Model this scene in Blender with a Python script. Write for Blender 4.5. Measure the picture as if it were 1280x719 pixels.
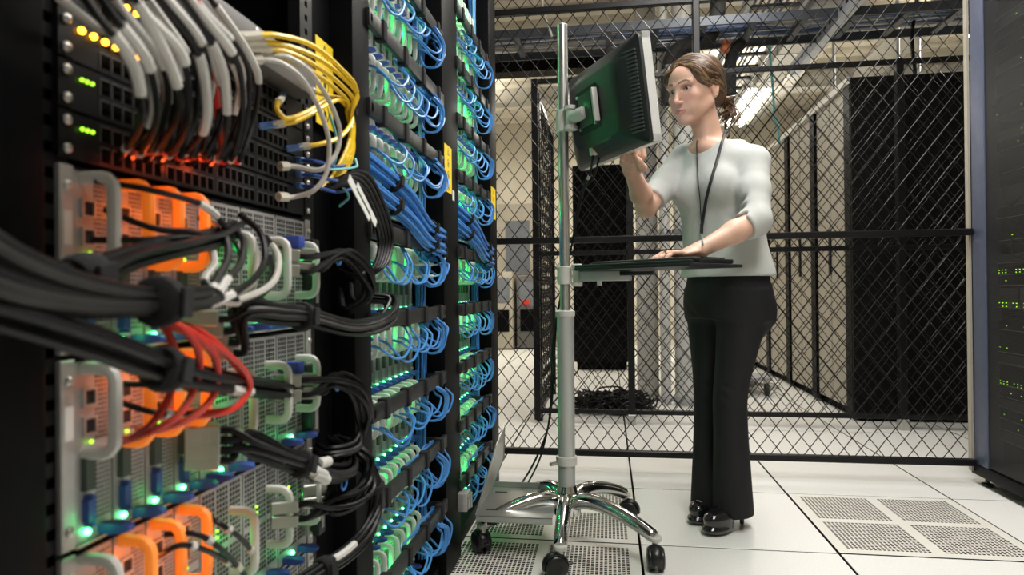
import bpy, bmesh, math, random
import numpy as np
from mathutils import Vector, Matrix

random.seed(7)
SC = bpy.context.scene
COL = SC.collection
for _o in list(bpy.data.objects):
    bpy.data.objects.remove(_o)

# ------------------------------------------------------------------ camera
FPX = 822.0                                    # focal length in px of the 1280 px wide frame
TH = math.atan(120 / FPX); EPS = .0097; PIT = .0045; CAMH = .815
_d = np.array([-math.sin(TH), math.cos(TH), 0]); _r = np.array([math.cos(TH), math.sin(TH), 0]); _u = np.array([0, 0, 1.])
CD = _d * math.cos(PIT) + _u * math.sin(PIT); _u1 = _u * math.cos(PIT) - _d * math.sin(PIT)
CR = _r * math.cos(EPS) - _u1 * math.sin(EPS); CU = _u1 * math.cos(EPS) + _r * math.sin(EPS)
CO = np.array([0, 0, CAMH])
cam_data = bpy.data.cameras.new('camera'); cam = bpy.data.objects.new('camera', cam_data); COL.objects.link(cam)
cam_data.sensor_width = 36; cam_data.lens = 36 * FPX / 1280
cam_data.clip_start = .02
cam.matrix_world = Matrix(((CR[0], CU[0], -CD[0], 0), (CR[1], CU[1], -CD[1], 0), (CR[2], CU[2], -CD[2], CAMH), (0, 0, 0, 1)))
cam_data.dof.use_dof = True; cam_data.dof.focus_distance = 2.15; cam_data.dof.aperture_fstop = 5.0
SC.camera = cam

# ------------------------------------------------------------------ world and light
world = bpy.data.worlds.new('world'); SC.world = world; world.use_nodes = True
world.node_tree.nodes['Background'].inputs[0].default_value = (.8, .85, 1, 1)
world.node_tree.nodes['Background'].inputs[1].default_value = .15
SC.view_settings.view_transform = 'Standard'; SC.view_settings.look = 'None'
SC.view_settings.gamma = 1; SC.view_settings.use_curve_mapping = False
SC.view_settings.exposure = 0.0

def area(name, loc, sx, sy, watts, col=(1, 1, 1), rot=(0, 0, 0)):
    l = bpy.data.lights.new(name, 'AREA'); l.shape = 'RECTANGLE'; l.size = sx; l.size_y = sy; l.energy = watts; l.color = col
    o = bpy.data.objects.new(name, l); o.location = loc; o.rotation_euler = rot; COL.objects.link(o)
    return o
# fluorescent fittings: (x, y, z, length along x, length along y, watts, colour); each gets its housing further down
FITTINGS = [(.62, .55, 2.72, .6, 1.2, 44, (1, .98, .95)),
            (.62, 2.15, 2.72, .6, 1.2, 44, (1, .98, .95)),
            (.75, 3.5, 2.86, .3, 1.2, 26, (1, .95, .86)),
            (1.46, 7.2, 2.66, .3, 1.4, 26, (1, .95, .85)),
            (-1.7, 7.2, 2.9, .3, 1.4, 60, (1, .94, .82)),
            (.3, 8.0, 3.0, 1.4, .3, 30, (1, .94, .82)),
            (3.2, 5.5, 2.95, .3, 1.4, 40, (1, .94, .82))]
for _i, (x, y, z, sx, sy, w, c) in enumerate(FITTINGS):
    area('fluorescent_light', (x, y, z), sx, sy, w, c)
    if _i > 1: area('ceiling_fill', (x, y, z + .11), sx, sy, w * .8, c, (math.pi, 0, 0))   # upward fill added over the housings to brighten the ceiling

def glow(loc, watts, col, rad=.006):
    l = bpy.data.lights.new('indicator_light', 'POINT'); l.energy = watts; l.color = col; l.shadow_soft_size = rad
    o = bpy.data.objects.new('indicator_light', l); o.location = loc; COL.objects.link(o)
    return o

# ------------------------------------------------------------------ photo measurements -> places in the room
def ray(x, y): return CD * FPX + CR * (x - 640) - CU * (y - 359.5)
def onX(x, y, X): v = ray(x, y); return CO + v * (X / v[0])
def onY(x, y, Y): v = ray(x, y); return CO + v * (Y / v[1])
def onZ(x, y, Z): v = ray(x, y); return CO + v * ((Z - CAMH) / v[2])
def atd(x, y, z): return CO + ray(x, y) / FPX * z

# ------------------------------------------------------------------ materials
MATS = {}
def mat(name, col, rough=.5, metal=0., var=0., scale=20., bump=0., bscale=60., emit=None, estr=0., trans=0., coat=0., stretch=None, col2=None, sheen=0., spec=.5):
    if name in MATS: return MATS[name]
    m = bpy.data.materials.new(name); m.use_nodes = True; nt = m.node_tree; b = nt.nodes['Principled BSDF']
    c = tuple(col) + (1,)
    b.inputs['Base Color'].default_value = c; b.inputs['Roughness'].default_value = rough; b.inputs['Metallic'].default_value = metal
    b.inputs['Specular IOR Level'].default_value = spec
    if coat: b.inputs['Coat Weight'].default_value = coat
    if sheen: b.inputs['Sheen Weight'].default_value = sheen
    if trans: b.inputs['Transmission Weight'].default_value = trans
    if emit: b.inputs['Emission Color'].default_value = tuple(emit) + (1,); b.inputs['Emission Strength'].default_value = estr
    tc = nt.nodes.new('ShaderNodeTexCoord'); mp = nt.nodes.new('ShaderNodeMapping'); nt.links.new(tc.outputs['Object'], mp.inputs[0])
    if stretch: mp.inputs['Scale'].default_value = stretch
    if var or col2:
        n = nt.nodes.new('ShaderNodeTexNoise'); n.inputs['Scale'].default_value = scale; n.inputs['Detail'].default_value = 5
        nt.links.new(mp.outputs[0], n.inputs['Vector'])
        r = nt.nodes.new('ShaderNodeValToRGB'); nt.links.new(n.outputs[0], r.inputs[0])
        r.color_ramp.elements[0].position = .3; r.color_ramp.elements[1].position = .72
        r.color_ramp.elements[0].color = (tuple(col2) + (1,)) if col2 else tuple(max(0, v * (1 - var)) for v in col) + (1,)
        r.color_ramp.elements[1].color = c if col2 else tuple(min(1, v * (1 + var)) for v in col) + (1,)
        nt.links.new(r.outputs[0], b.inputs['Base Color'])
    if bump:
        n2 = nt.nodes.new('ShaderNodeTexNoise'); n2.inputs['Scale'].default_value = bscale; n2.inputs['Detail'].default_value = 3
        nt.links.new(mp.outputs[0], n2.inputs['Vector'])
        bp = nt.nodes.new('ShaderNodeBump'); bp.inputs['Strength'].default_value = bump; bp.inputs['Distance'].default_value = .004
        nt.links.new(n2.outputs[0], bp.inputs['Height']); nt.links.new(bp.outputs[0], b.inputs['Normal'])
    MATS[name] = m
    return m
mat('tile', (.80, .79, .76), .38, var=.05, scale=160, bump=.05, bscale=400)
mat('tile_perf', (.74, .72, .66), .42, var=.05, scale=160)
mat('plenum', (.008, .0075, .007), .9, var=.2)
mat('wall', (.60, .56, .47), .8, var=.05, scale=6, bump=.1)
mat('ceiling', (.62, .58, .49), .8, var=.05, scale=5)
mat('beam', (.42, .41, .38), .6, var=.1)
mat('rack_black', (.0035, .0035, .004), .45, var=.15, scale=30, spec=.07)
mat('rack_inner', (.0025, .0025, .0028), .7, var=.2, spec=.05)
mat('rack_blue', (.085, .10, .16), .42, metal=.25, var=.08, scale=25)
mat('rack_beige', (.36, .33, .27), .5, var=.05, scale=8)
mat('rail_black', (.012, .012, .013), .38, metal=.2, var=.1, spec=.3)
mat('steel', (.55, .54, .52), .35, metal=.85, var=.08, scale=40)
mat('silver', (.50, .49, .47), .42, metal=.55, var=.07, scale=60)
mat('face', (.46, .455, .44), .45, metal=.45, var=.06, scale=70)
mat('recess', (.016, .016, .017), .7, var=.2)
mat('handle', (.62, .61, .57), .45, var=.03, scale=40)
mat('latch', (.035, .07, .33), .4, var=.06)
mat('vga', (.03, .07, .32), .4, var=.06)
mat('connector_green', (.05, .075, .06), .5, var=.1)
mat('black_plastic', (.014, .014, .015), .38, var=.12, scale=50)
mat('black_rubber', (.018, .018, .018), .5, var=.15, scale=40, bump=.05)
mat('cable_black', (.0045, .0045, .005), .38, var=.12, scale=50, spec=.22)
mat('velcro', (.008, .008, .009), .95, var=.3, scale=200, bump=.4, bscale=500)
mat('cable_grey', (.46, .44, .40), .4, var=.06)
mat('cable_grey_dark', (.017, .0165, .016), .38, var=.12, spec=.3)
mat('cable_blue', (.06, .23, .58), .36, var=.12, scale=30)
mat('cable_blue_dark', (.02, .06, .26), .4, var=.1)
mat('cable_yellow', (.86, .56, .02), .35, var=.06)
mat('cable_red', (.56, .035, .022), .35, var=.08)
mat('cable_teal', (.17, .50, .52), .4, var=.08)
mat('sleeve', (.55, .535, .50), .5, var=.05)
mat('plug', (.62, .58, .48), .4, var=.05)
mat('plug_blue', (.10, .22, .52), .4, var=.05)
mat('ib_plug', (.33, .34, .29), .35, metal=.6, var=.1)
mat('green_led', (.02, .3, .08), .4, var=.02, emit=(.08, 1, .3), estr=14)
mat('green_led_small', (.02, .3, .08), .4, var=.02, emit=(.1, 1, .25), estr=7)
mat('lime_led', (.1, .3, .02), .4, var=.02, emit=(.40, 1, .03), estr=2.6)
mat('amber_led', (.4, .15, .01), .4, var=.02, emit=(1, .42, .02), estr=9)
mat('orange_led', (.4, .1, .01), .4, var=.02, emit=(1, .2, .02), estr=12)
mat('yellow_label', (.88, .62, .02), .5, var=.03)
mat('label_ink', (.02, .02, .02), .6, var=.1)
mat('label_grey', (.25, .25, .24), .6, var=.1)
mat('white_label', (.70, .70, .66), .6, var=.04)
mat('fence_black', (.006, .006, .0065), .36, var=.15, spec=.3)
mat('wire', (.007, .007, .0075), .34, metal=.0, var=.1, spec=.2)
mat('tube_light', (.9, .9, .9), .4, var=.01, emit=(1, .97, .9), estr=9)
mat('fitting', (.75, .74, .7), .4, var=.03)
mat('tray_blue', (.05, .058, .075), .5, metal=.2, var=.1)
mat('shield', (.12, .12, .115), .45, metal=.6, var=.1)
mat('tray_cable_blue', (.09, .13, .24), .5, var=.1)
mat('strut', (.50, .54, .62), .4, metal=.3, var=.06)
mat('slat', (.06, .061, .06), .35, var=.1)
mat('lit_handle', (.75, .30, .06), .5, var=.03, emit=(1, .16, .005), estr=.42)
mat('rack_top', (.72, .69, .62), .5, var=.04)
mat('galvanised', (.45, .46, .48), .4, metal=.7, var=.12, scale=12)
mat('pipe_white', (.55, .55, .53), .4, var=.05)
mat('insulation', (.016, .016, .016), .85, var=.2, bump=.2)
mat('orange_band', (.55, .17, .06), .6, var=.06)
mat('end_panel', (.005, .0046, .0042), .7, var=.15, spec=.12)
mat('door_dark', (.10, .095, .09), .5, var=.08)
mat('glass_grey', (.16, .17, .19), .15, var=.1)

# ------------------------------------------------------------------ mesh building
class MB:
    def __init__(s): s.v = []; s.f = []
    def quad_grid(s, rows, closed=False):
        n = len(rows[0]); b = len(s.v)
        for r in rows: s.v += [tuple(p) for p in r]
        for i in range(len(rows) - 1):
            for j in range(n if closed else n - 1):
                s.f.append((b + i * n + j, b + i * n + (j + 1) % n, b + (i + 1) * n + (j + 1) % n, b + (i + 1) * n + j))
        return b
    def box(s, x0, x1, y0, y1, z0, z1):
        b = len(s.v)
        s.v += [(x0, y0, z0), (x1, y0, z0), (x1, y1, z0), (x0, y1, z0), (x0, y0, z1), (x1, y0, z1), (x1, y1, z1), (x0, y1, z1)]
        s.f += [tuple(b + i for i in q) for q in ((0, 3, 2, 1), (4, 5, 6, 7), (0, 1, 5, 4), (1, 2, 6, 5), (2, 3, 7, 6), (3, 0, 4, 7))]
        return s
    def obox(s, c, ax, ay, az, sx, sy, sz):
        c = np.array(c, float); ax, ay, az = (np.array(a, float) for a in (ax, ay, az)); b = len(s.v)
        for k in (-1, 1):
            for (i, j) in ((-1, -1), (1, -1), (1, 1), (-1, 1)):
                s.v.append(tuple(c + ax * i * sx / 2 + ay * j * sy / 2 + az * k * sz / 2))
        s.f += [tuple(b + i for i in q) for q in ((0, 3, 2, 1), (4, 5, 6, 7), (0, 1, 5, 4), (1, 2, 6, 5), (2, 3, 7, 6), (3, 0, 4, 7))]
        return s
    def tube(s, pts, r, n=8, caps=True, flat=1.0, side=None):
        pts = [np.array(p, float) for p in pts]; m = len(pts)
        rs = [r] * m if np.isscalar(r) else list(r)
        tang = []
        for i in range(m):
            t = pts[min(i + 1, m - 1)] - pts[max(i - 1, 0)]; tang.append(t / (np.linalg.norm(t) + 1e-12))
        ref = np.array(side, float) if side is not None else (np.array([0, 0, 1.]) if abs(tang[0][2]) < .9 else np.array([1., 0, 0]))
        rows = []
        nrm = ref - tang[0] * (ref @ tang[0]); nrm /= np.linalg.norm(nrm)
        for i in range(m):
            nrm = nrm - tang[i] * (nrm @ tang[i]); nrm /= (np.linalg.norm(nrm) + 1e-12)
            bi = np.cross(tang[i], nrm)
            rows.append([pts[i] + rs[i] * (math.cos(2 * math.pi * k / n) * nrm + flat * math.sin(2 * math.pi * k / n) * bi) for k in range(n)])
        b = s.quad_grid(rows, True)
        if caps:
            s.f.append(tuple(b + k for k in reversed(range(n)))); s.f.append(tuple(b + (m - 1) * n + k for k in range(n)))
        return s
    def cyl(s, p0, p1, r0, r1=None, n=16):
        return s.tube([p0, p1], [r0, r0 if r1 is None else r1], n)
    def lathe(s, c, axis, prof, n=20):
        """prof: (distance along axis, radius)"""
        c = np.array(c, float); a = np.array(axis, float); a /= np.linalg.norm(a)
        return s.tube([c + a * (h + 1e-5 * i) for i, (h, r) in enumerate(prof)], [r for h, r in prof], n) if False else s._lathe(c, a, prof, n)
    def _lathe(s, c, a, prof, n):
        ref = np.array([0, 0, 1.]) if abs(a[2]) < .9 else np.array([1., 0, 0])
        u = np.cross(a, ref); u /= np.linalg.norm(u); w = np.cross(a, u)
        rows = [[c + a * h + r * (math.cos(2 * math.pi * k / n) * u + math.sin(2 * math.pi * k / n) * w) for k in range(n)] for h, r in prof]
        b = s.quad_grid(rows, True)
        s.f.append(tuple(b + k for k in reversed(range(n)))); s.f.append(tuple(b + (len(prof) - 1) * n + k for k in range(n)))
        return s
    def sphere(s, c, r, n=10, m=6, sc=(1, 1, 1)):
        c = np.array(c, float)
        rows = []
        for i in range(m + 1):
            t = math.pi * i / m; rr = max(math.sin(t), 1e-3)
            rows.append([c + r * np.array([sc[0] * rr * math.cos(2 * math.pi * k / n), sc[1] * rr * math.sin(2 * math.pi * k / n), sc[2] * math.cos(t)]) for k in range(n)])
        s.quad_grid(rows, True)
        return s
    def mesh(s, name, m, smooth=False):
        me = bpy.data.meshes.new(name); me.from_pydata([tuple(map(float, p)) for p in s.v], [], s.f)
        bm = bmesh.new(); bm.from_mesh(me); bmesh.ops.recalc_face_normals(bm, faces=bm.faces); bm.to_mesh(me); bm.free()
        if m is not None: me.materials.append(MATS[m] if isinstance(m, str) else m)
        if smooth:
            me.shade_smooth()
            try: me.set_sharp_from_angle(angle=math.radians(40))
            except Exception: pass
        return me
    def build(s, name, m, parent=None, smooth=False, bevel=0, seg=2):
        """vertices are in room coordinates; the object's origin goes to the base of its bounds"""
        a = np.array(s.v, float); lo = a.min(0); hi = a.max(0); o0 = np.array([(lo[0] + hi[0]) / 2, (lo[1] + hi[1]) / 2, lo[2]])
        s.v = [tuple(p) for p in (a - o0)]
        me = s.mesh(name, m, smooth)
        if bevel:
            bm = bmesh.new(); bm.from_mesh(me)
            ed = [e for e in bm.edges if len(e.link_faces) == 2 and e.calc_face_angle(0) > .6]
            bmesh.ops.bevel(bm, geom=ed, offset=bevel, segments=seg, affect='EDGES', profile=.6, clamp_overlap=True)
            bm.to_mesh(me); bm.free()
            if seg > 1:
                me.shade_smooth(); me.set_sharp_from_angle(angle=math.radians(50))
        return place(name, me, o0, parent)
WLOC = {}
def place(name, data, loc, parent=None):
    o = bpy.data.objects.new(name, data); COL.objects.link(o)
    loc = np.array(loc, float); WLOC[o.name] = loc
    if parent is not None:
        o.parent = parent; o.location = tuple(loc - WLOC[parent.name])
    else: o.location = tuple(loc)
    return o
def tag(o, label, cat, group=None):
    o['label'] = label; o['category'] = cat
    if group: o['group'] = group
    return o
def thing(name, label, cat, loc, group=None):
    return tag(place(name, None, loc), label, cat, group)
def struct(o): o['kind'] = 'structure'; return o
def stuff(o): o['kind'] = 'stuff'; return o
def spline(pts, per=8):
    """Catmull-Rom through the points"""
    P = [np.array(p, float) for p in pts]
    if len(P) == 2: P = [P[0], (P[0] * 2 + P[1]) / 3, (P[0] + P[1] * 2) / 3, P[1]]
    P = [2 * P[0] - P[1]] + P + [2 * P[-1] - P[-2]]
    out = []
    for i in range(1, len(P) - 2):
        p0, p1, p2, p3 = P[i - 1:i + 3]
        # centripetal-ish: chord-scaled tangents avoid loops
        d1 = np.linalg.norm(p2 - p1) + 1e-9
        m1 = (p2 - p0) / (np.linalg.norm(p2 - p1) + np.linalg.norm(p1 - p0) + 1e-9) * d1
        m2 = (p3 - p1) / (np.linalg.norm(p3 - p2) + np.linalg.norm(p2 - p1) + 1e-9) * d1
        for k in range(per):
            t = k / per; t2 = t * t; t3 = t2 * t
            out.append((2 * t3 - 3 * t2 + 1) * p1 + (t3 - 2 * t2 + t) * m1 + (-2 * t3 + 3 * t2) * p2 + (t3 - t2) * m2)
    out.append(P[-2])
    return out
def unit(v): v = np.array(v, float); return v / np.linalg.norm(v)
ORD = ['first', 'second', 'third', 'fourth', 'fifth', 'sixth', 'seventh', 'eighth', 'ninth', 'tenth', 'eleventh', 'twelfth',
       'thirteenth', 'fourteenth', 'fifteenth', 'sixteenth', 'seventeenth', 'eighteenth', 'nineteenth', 'twentieth',
       'twenty-first', 'twenty-second', 'twenty-third', 'twenty-fourth', 'twenty-fifth']

# ================================================================== THE SETTING
RX0, RX1, RY0, RY1, CEIL = -3.0, 4.6, -2.2, 9.7, 3.25
slab = struct(MB().box(RX0 - .1, RX1 + .1, RY0 - .1, RY1 + .1, -.34, -.30).build('floor', 'plenum'))
TX, TY, TP = .092, 2.14, .6
tm = MB(); tm.box(-.2960, .2960, -.2960, .2960, -.035, 0)
tile_me = tm.mesh('floor_tile', 'tile')
bm = bmesh.new(); bm.from_mesh(tile_me)
bmesh.ops.bevel(bm, geom=[e for e in bm.edges if all(v.co.z > -.01 for v in e.verts)], offset=.0015, segments=1, affect='EDGES'); bm.to_mesh(tile_me); bm.free()
tile_me.materials.append(MATS['recess'])                # black edge trim
for p in tile_me.polygons:
    if abs(p.normal.z) < .3: p.material_index = 1
def perf_mesh():
    """600 mm floor tile with four panels of square holes"""
    def lines():
        out = [-.2960]; hole = []
        for a, b in ((-.262, -.02), (.02, .262)):
            n = 19; p = (b - a) / (n - .38)
            for i in range(n):
                out.append(a + i * p); hole.append(len(out) - 1); out.append(a + i * p + p * .66)
        out.append(.2960); return out, set(hole)
    L, H = lines(); m = MB(); n = len(L)
    m.v = [(x, y, 0) for y in L for x in L]
    m.f = [(j * n + i, j * n + i + 1, (j + 1) * n + i + 1, (j + 1) * n + i) for j in range(n - 1) for i in range(n - 1) if not (i in H and j in H)]
    # walls of the holes give the plate its thickness
    b = len(m.v); m.v += [(x, y, -.016) for y in L for x in L]
    for j in H:
        for i in H:
            q = (j * n + i, j * n + i + 1, (j + 1) * n + i + 1, (j + 1) * n + i)
            for k in range(4): m.f.append((q[k], q[(k + 1) % 4], b + q[(k + 1) % 4], b + q[k]))
    e = len(m.v); h = .2960
    m.v += [(-h, -h, 0), (h, -h, 0), (h, h, 0), (-h, h, 0), (-h, -h, -.035), (h, -h, -.035), (h, h, -.035), (-h, h, -.035)]
    for k in range(4): m.f.append((e + k, e + (k + 1) % 4, e + 4 + (k + 1) % 4, e + 4 + k))
    me = m.mesh('perforated_tile', 'tile_perf'); me.materials.append(MATS['recess'])  # hole walls coloured dark, painting in the shade inside the holes
    for p in me.polygons:
        if abs(p.normal.z) < .5: p.material_index = 1
    return me
perf_me = perf_mesh()
for i in range(-6, 8):
    for j in range(-7, 13):
        x = TX + (i + .5) * TP; y = TY + (j + .5) * TP
        if x < RX0 or x > RX1 + .2 or y > RY1: continue
        pf = (i, j) in ((1, 0), (-1, 0), (-1, -1))
        o = place('perforated_tile' if pf else 'floor_tile', perf_me if pf else tile_me, (x, y, 0), slab)
        if pf: o['label'] = 'perforated air-flow floor tile'
def wall(name, x0, x1, y0, y1): return struct(MB().box(x0, x1, y0, y1, -.3, CEIL + .1).build(name, 'wall'))
wl = wall('wall_left', RX0 - .12, RX0, RY0, RY1)
wr = wall('wall_right', RX1, RX1 + .12, RY0, RY1)
wb = wall('wall_back', RX0 - .12, RX1 + .12, RY1, RY1 + .12)
wf = wall('wall_front', RX0 - .12, RX1 + .12, RY0 - .12, RY0)
ce = struct(MB().box(RX0, RX1, RY0, RY1, CEIL + .06, CEIL + .12).build('ceiling', 'ceiling'))
rib = MB(); L2 = (RX1 - RX0) / 2
rib.v = [(-L2, -.09, .07), (-L2, -.06, 0), (-L2, .06, 0), (-L2, .09, .07), (L2, -.09, .07), (L2, -.06, 0), (L2, .06, 0), (L2, .09, .07)]
rib.f = [(0, 1, 5, 4), (1, 2, 6, 5), (2, 3, 7, 6), (0, 3, 2, 1), (4, 5, 6, 7)]
rib_me = rib.mesh('deck_rib', 'ceiling')
y = RY0 + .2
while y < RY1:
    place('deck_rib', rib_me, ((RX0 + RX1) / 2, y, CEIL - .005), ce); y += .3
# ================================================================== RACKS ON THE LEFT (faces look towards +x)
RB = [(.40, 1.135), (1.14, 1.795), (1.80, 2.70)]                    # bay boundaries along y
RACKW = ['nearest rack', 'middle rack', 'rack beside the fence']
EQX = [-.47, -.53, -.53]                        # plane of the equipment faces
EQY = [.505, 1.247, 1.997]                      # near edge of the 19 inch equipment
RACKTOP = 2.12

def holed_rail(name, x, y0, y1, z0, z1, parent, pitch=.0159, hw=.0095):
    """front rail with a column of square holes, facing +x"""
    m = MB(); yc = (y0 + y1) / 2; ys = [y0, yc - hw / 2, yc + hw / 2, y1]; zs = [z0]; z = z0 + .01
    while z + hw < z1: zs += [z, z + hw]; z += pitch * 1.4
    zs.append(z1); n = 4
    m.v = [(x, yy, zz) for zz in zs for yy in ys]
    for j in range(len(zs) - 1):
        for i in range(3):
            if i == 1 and j % 2 == 1: continue
            m.f.append((j * n + i, j * n + i + 1, (j + 1) * n + i + 1, (j + 1) * n + i))
    b = len(m.v)
    m.v += [(x - .02, y0, z0), (x - .02, y1, z0), (x - .02, y1, z1), (x - .02, y0, z1), (x, y0, z0), (x, y1, z0), (x, y1, z1), (x, y0, z1)]
    m.f += [(b, b + 3, b + 7, b + 4), (b + 1, b + 5, b + 6, b + 2)]
    return m.build(name, 'rail_black', parent)

def make_rack(k, label):
    y0, y1 = RB[k]; cx = -.96
    t = thing('server_rack', label, 'server rack', (cx, (y0 + y1) / 2, 0), 'server racks in the left-hand row')
    fx = -.455
    posts = [[(.40, .478)], [(1.14, 1.225)], [(1.80, 1.985), (2.545, 2.70)]][k]
    for a, b in posts:
        MB().box(-.60, fx, a, b, .0, RACKTOP).build('post', 'rack_black', t, bevel=.004)
    MB().box(-1.45, -.60, y0 + .005, y0 + .03, .03, RACKTOP).build('side_panel', 'rack_inner', t)
    if k == 2: MB().box(-1.45, -.60, y1 - .03, y1, .03, RACKTOP).build('side_panel', 'rack_black', t)
    MB().box(-1.47, -1.45, y0 + .03, y1 - .03, .03, RACKTOP).build('rear_panel', 'rack_inner', t)
    MB().box(-1.45, fx, y0 + .006, y1 - .006, RACKTOP, RACKTOP + .05).build('top_panel', 'rack_black', t)
    MB().box(-1.45, -.474, y0 + .006, y1 - .006, .0, .05).build('plinth', 'rack_black', t, bevel=.004)
    e0 = EQY[k]; e1 = e0 + .4826; ex = EQX[k] - .004
    holed_rail('mounting_rail', ex, e0 - .026, e0 + .016, .06, RACKTOP - .01, t)
    holed_rail('mounting_rail', ex, e1 - .016, e1 + .026, .06, RACKTOP - .01, t)
    if k == 0:
        MB().box(-.62, -.498, 1.012, 1.135, .06, RACKTOP).build('cable_channel', 'rack_inner', t)
        MB().box(-.498, -.490, 1.035, 1.047, .06, RACKTOP).build('channel_edge', 'rail_black', t)
    return t
rack_near = make_rack(0, 'black server rack nearest the camera with silver blade enclosures and amber lights')
rack_mid = make_rack(1, 'black server rack in the middle of the left row with blue patch cables')
rack_far = make_rack(2, 'black server rack at the far end of the left row beside the fence')
# neighbour bay at the very edge of the picture: closed dark door
nb = thing('server_rack', 'dark closed rack cabinet door at the left edge of the picture', 'server rack', (-.9, .03, 0), 'server racks in the left-hand row')
MB().box(-1.45, -.48, -.34, .385, 0, RACKTOP).build('cabinet_body', 'rack_inner', nb)
MB().box(-.478, -.452, -.34, .385, .05, RACKTOP - .03).build('door', 'rack_black', nb, bevel=.006)
MB().box(-.452, -.440, .33, .355, .95, 1.15).build('door_handle', 'rail_black', nb, bevel=.004)
# latch block on the frame of the far rack
lt = rack_far
hb = MB().box(-.455, -.425, 1.935, 1.992, .15, .205).build('hinge_block', 'silver', lt, bevel=.004)
MB().box(-.425, -.418, 1.94, 1.962, .158, .197).build('hinge_leaf', 'steel', hb, bevel=.002)
MB().cyl((-.421, 1.972, .155), (-.421, 1.972, .20), .005).build('hinge_pin', 'steel', hb, smooth=True)

# ------------------------------------------------------------------ blade enclosures
BW, BH, ENH = .045, .163, .170
def wide_mesh():
    """double-width module: face of square-holed grille in three blocks"""
    cols = [.0015]; hc = []
    for a in (.005, .033, .061):
        for i in range(4): cols.append(a + i * .0062); hc.append(len(cols) - 1); cols.append(a + i * .0062 + .0046)
    cols.append(.0885); rows = [0, .016]; hr = []; z = .018
    while z + .003 < BH - .004:
        if not (.080 < z < .088): rows.append(z); hr.append(len(rows) - 1); rows.append(z + .0047)
        z += .0064
    rows.append(BH); m = MB(); n = len(cols); H, J = set(hc), set(hr)
    m.v = [(0, yy, zz) for zz in rows for yy in cols]
    m.f = [(j * n + i, j * n + i + 1, (j + 1) * n + i + 1, (j + 1) * n + i) for j in range(len(rows) - 1) for i in range(n - 1) if not (i in H and j in J)]
    b = len(m.v); c = .0015; e = .0885
    m.v += [(0, c, 0), (0, e, 0), (0, e, BH), (0, c, BH), (-.02, c, 0), (-.02, e, 0), (-.02, e, BH), (-.02, c, BH)]
    for k in range(4): m.f.append((b + k, b + (k + 1) % 4, b + 4 + (k + 1) % 4, b + 4 + k))
    return m.mesh('storage_module', 'face')
def face_mesh():
    cols = [.0015, .0235]; hole_c = []
    y = .0245
    for i in range(5):
        cols.append(y); hole_c.append(len(cols) - 1); cols.append(y + .0024); y += .0037
    cols.append(.0435)
    rows = [0, .014]; hole_r = []; z = .016
    while z + .003 < BH - .004:
        if not (.078 < z < .086):
            rows.append(z); hole_r.append(len(rows) - 1); rows.append(z + .0028)
        z += .0043
    rows.append(BH)
    m = MB(); n = len(cols); H, J = set(hole_c), set(hole_r)
    m.v = [(0, yy, zz) for zz in rows for yy in cols]
    m.f = [(j * n + i, j * n + i + 1, (j + 1) * n + i + 1, (j + 1) * n + i) for j in range(len(rows) - 1) for i in range(n - 1) if not (i in H and j in J)]
    b = len(m.v); c = .0015; e = .0435
    m.v += [(0, c, 0), (0, e, 0), (0, e, BH), (0, c, BH), (-.02, c, 0), (-.02, e, 0), (-.02, e, BH), (-.02, c, BH)]
    for k in range(4): m.f.append((b + k, b + (k + 1) % 4, b + 4 + (k + 1) % 4, b + 4 + k))
    return m.mesh('blade', 'face')
blade_me = face_mesh(); wide_me = wide_mesh()
hm = MB()
hp = [(0, .011, .156), (.022, .011, .156)] + [(.022 + .012 * math.sin(a), .011, .144 + .012 * math.cos(a)) for a in (.5, 1.05, 1.57)] + [(.034, .011, .095)] + \
     [(.022 + .012 * math.cos(a), .011, .092 - .012 * math.sin(a)) for a in (.5, 1.05, 1.57)] + [(0, .011, .080)]
hm.tube([(max(p[0] - .002, 0), p[1], p[2]) for p in hp], .0062, 8, flat=.85, side=(0, 0, 1))
# widen the grip sideways: the section is an upright oval
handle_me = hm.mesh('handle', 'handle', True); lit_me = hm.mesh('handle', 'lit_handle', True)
wb_ = MB().box(-.10, -.008, .0015, .0885, .001, BH - .001); wbody_me = wb_.mesh('module_core', 'recess')
bb = MB().box(-.10, -.008, .0015, .0435, .001, BH - .001); body_me = bb.mesh('blade_core', 'recess')
pm_ = MB()
pm_.box(0, .003, 0, .0022, 0, .017); pm_.box(0, .003, .0138, .016, 0, .017); pm_.box(0, .003, .0022, .0138, .0148, .017); pm_.box(0, .003, .0022, .0138, 0, .0022); pm_.box(0, .0008, .0022, .0138, .0022, .0148)
port_me = pm_.mesh('port', 'silver'); port_me.materials.append(MATS['recess'])
for p in list(port_me.polygons)[-6:]: p.material_index = 1
vm = MB(); vm.box(0, .006, 0, .011, 0, .030); vga_me = vm.mesh('video_port', 'connector_green')
vm2 = MB(); vm2.box(0, .007, .001, .0095, 0, .020); vm2.box(0, .009, .003, .0075, -.004, -.0005); vm2.box(0, .009, .003, .0075, .0205, .0245); vgab_me = vm2.mesh('serial_port', 'vga')
ledm = MB().sphere((0, 0, 0), .0030, 8, 5); led_me = ledm.mesh('power_light', 'green_led', True)
ledm = MB().sphere((0, 0, 0), .0018, 8, 4); led2_me = ledm.mesh('status_light', 'lime_led', True)
la = MB()
la.quad_grid([[(0, .001, 0), (0, .013, 0), (0, .013, .008), (0, .001, .008)], [(.012, .0005, -.001), (.012, .0135, -.001), (.012, .0135, .009), (.012, .0005, .009)],
              [(.024, .001, 0), (.024, .014, 0), (.024, .014, .008), (.024, .001, .008)], [(.030, .004, .002), (.030, .011, .002), (.030, .011, .006), (.030, .004, .006)]], True)
la.f.append((12, 13, 14, 15)); la.f.append((3, 2, 1, 0))
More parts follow.
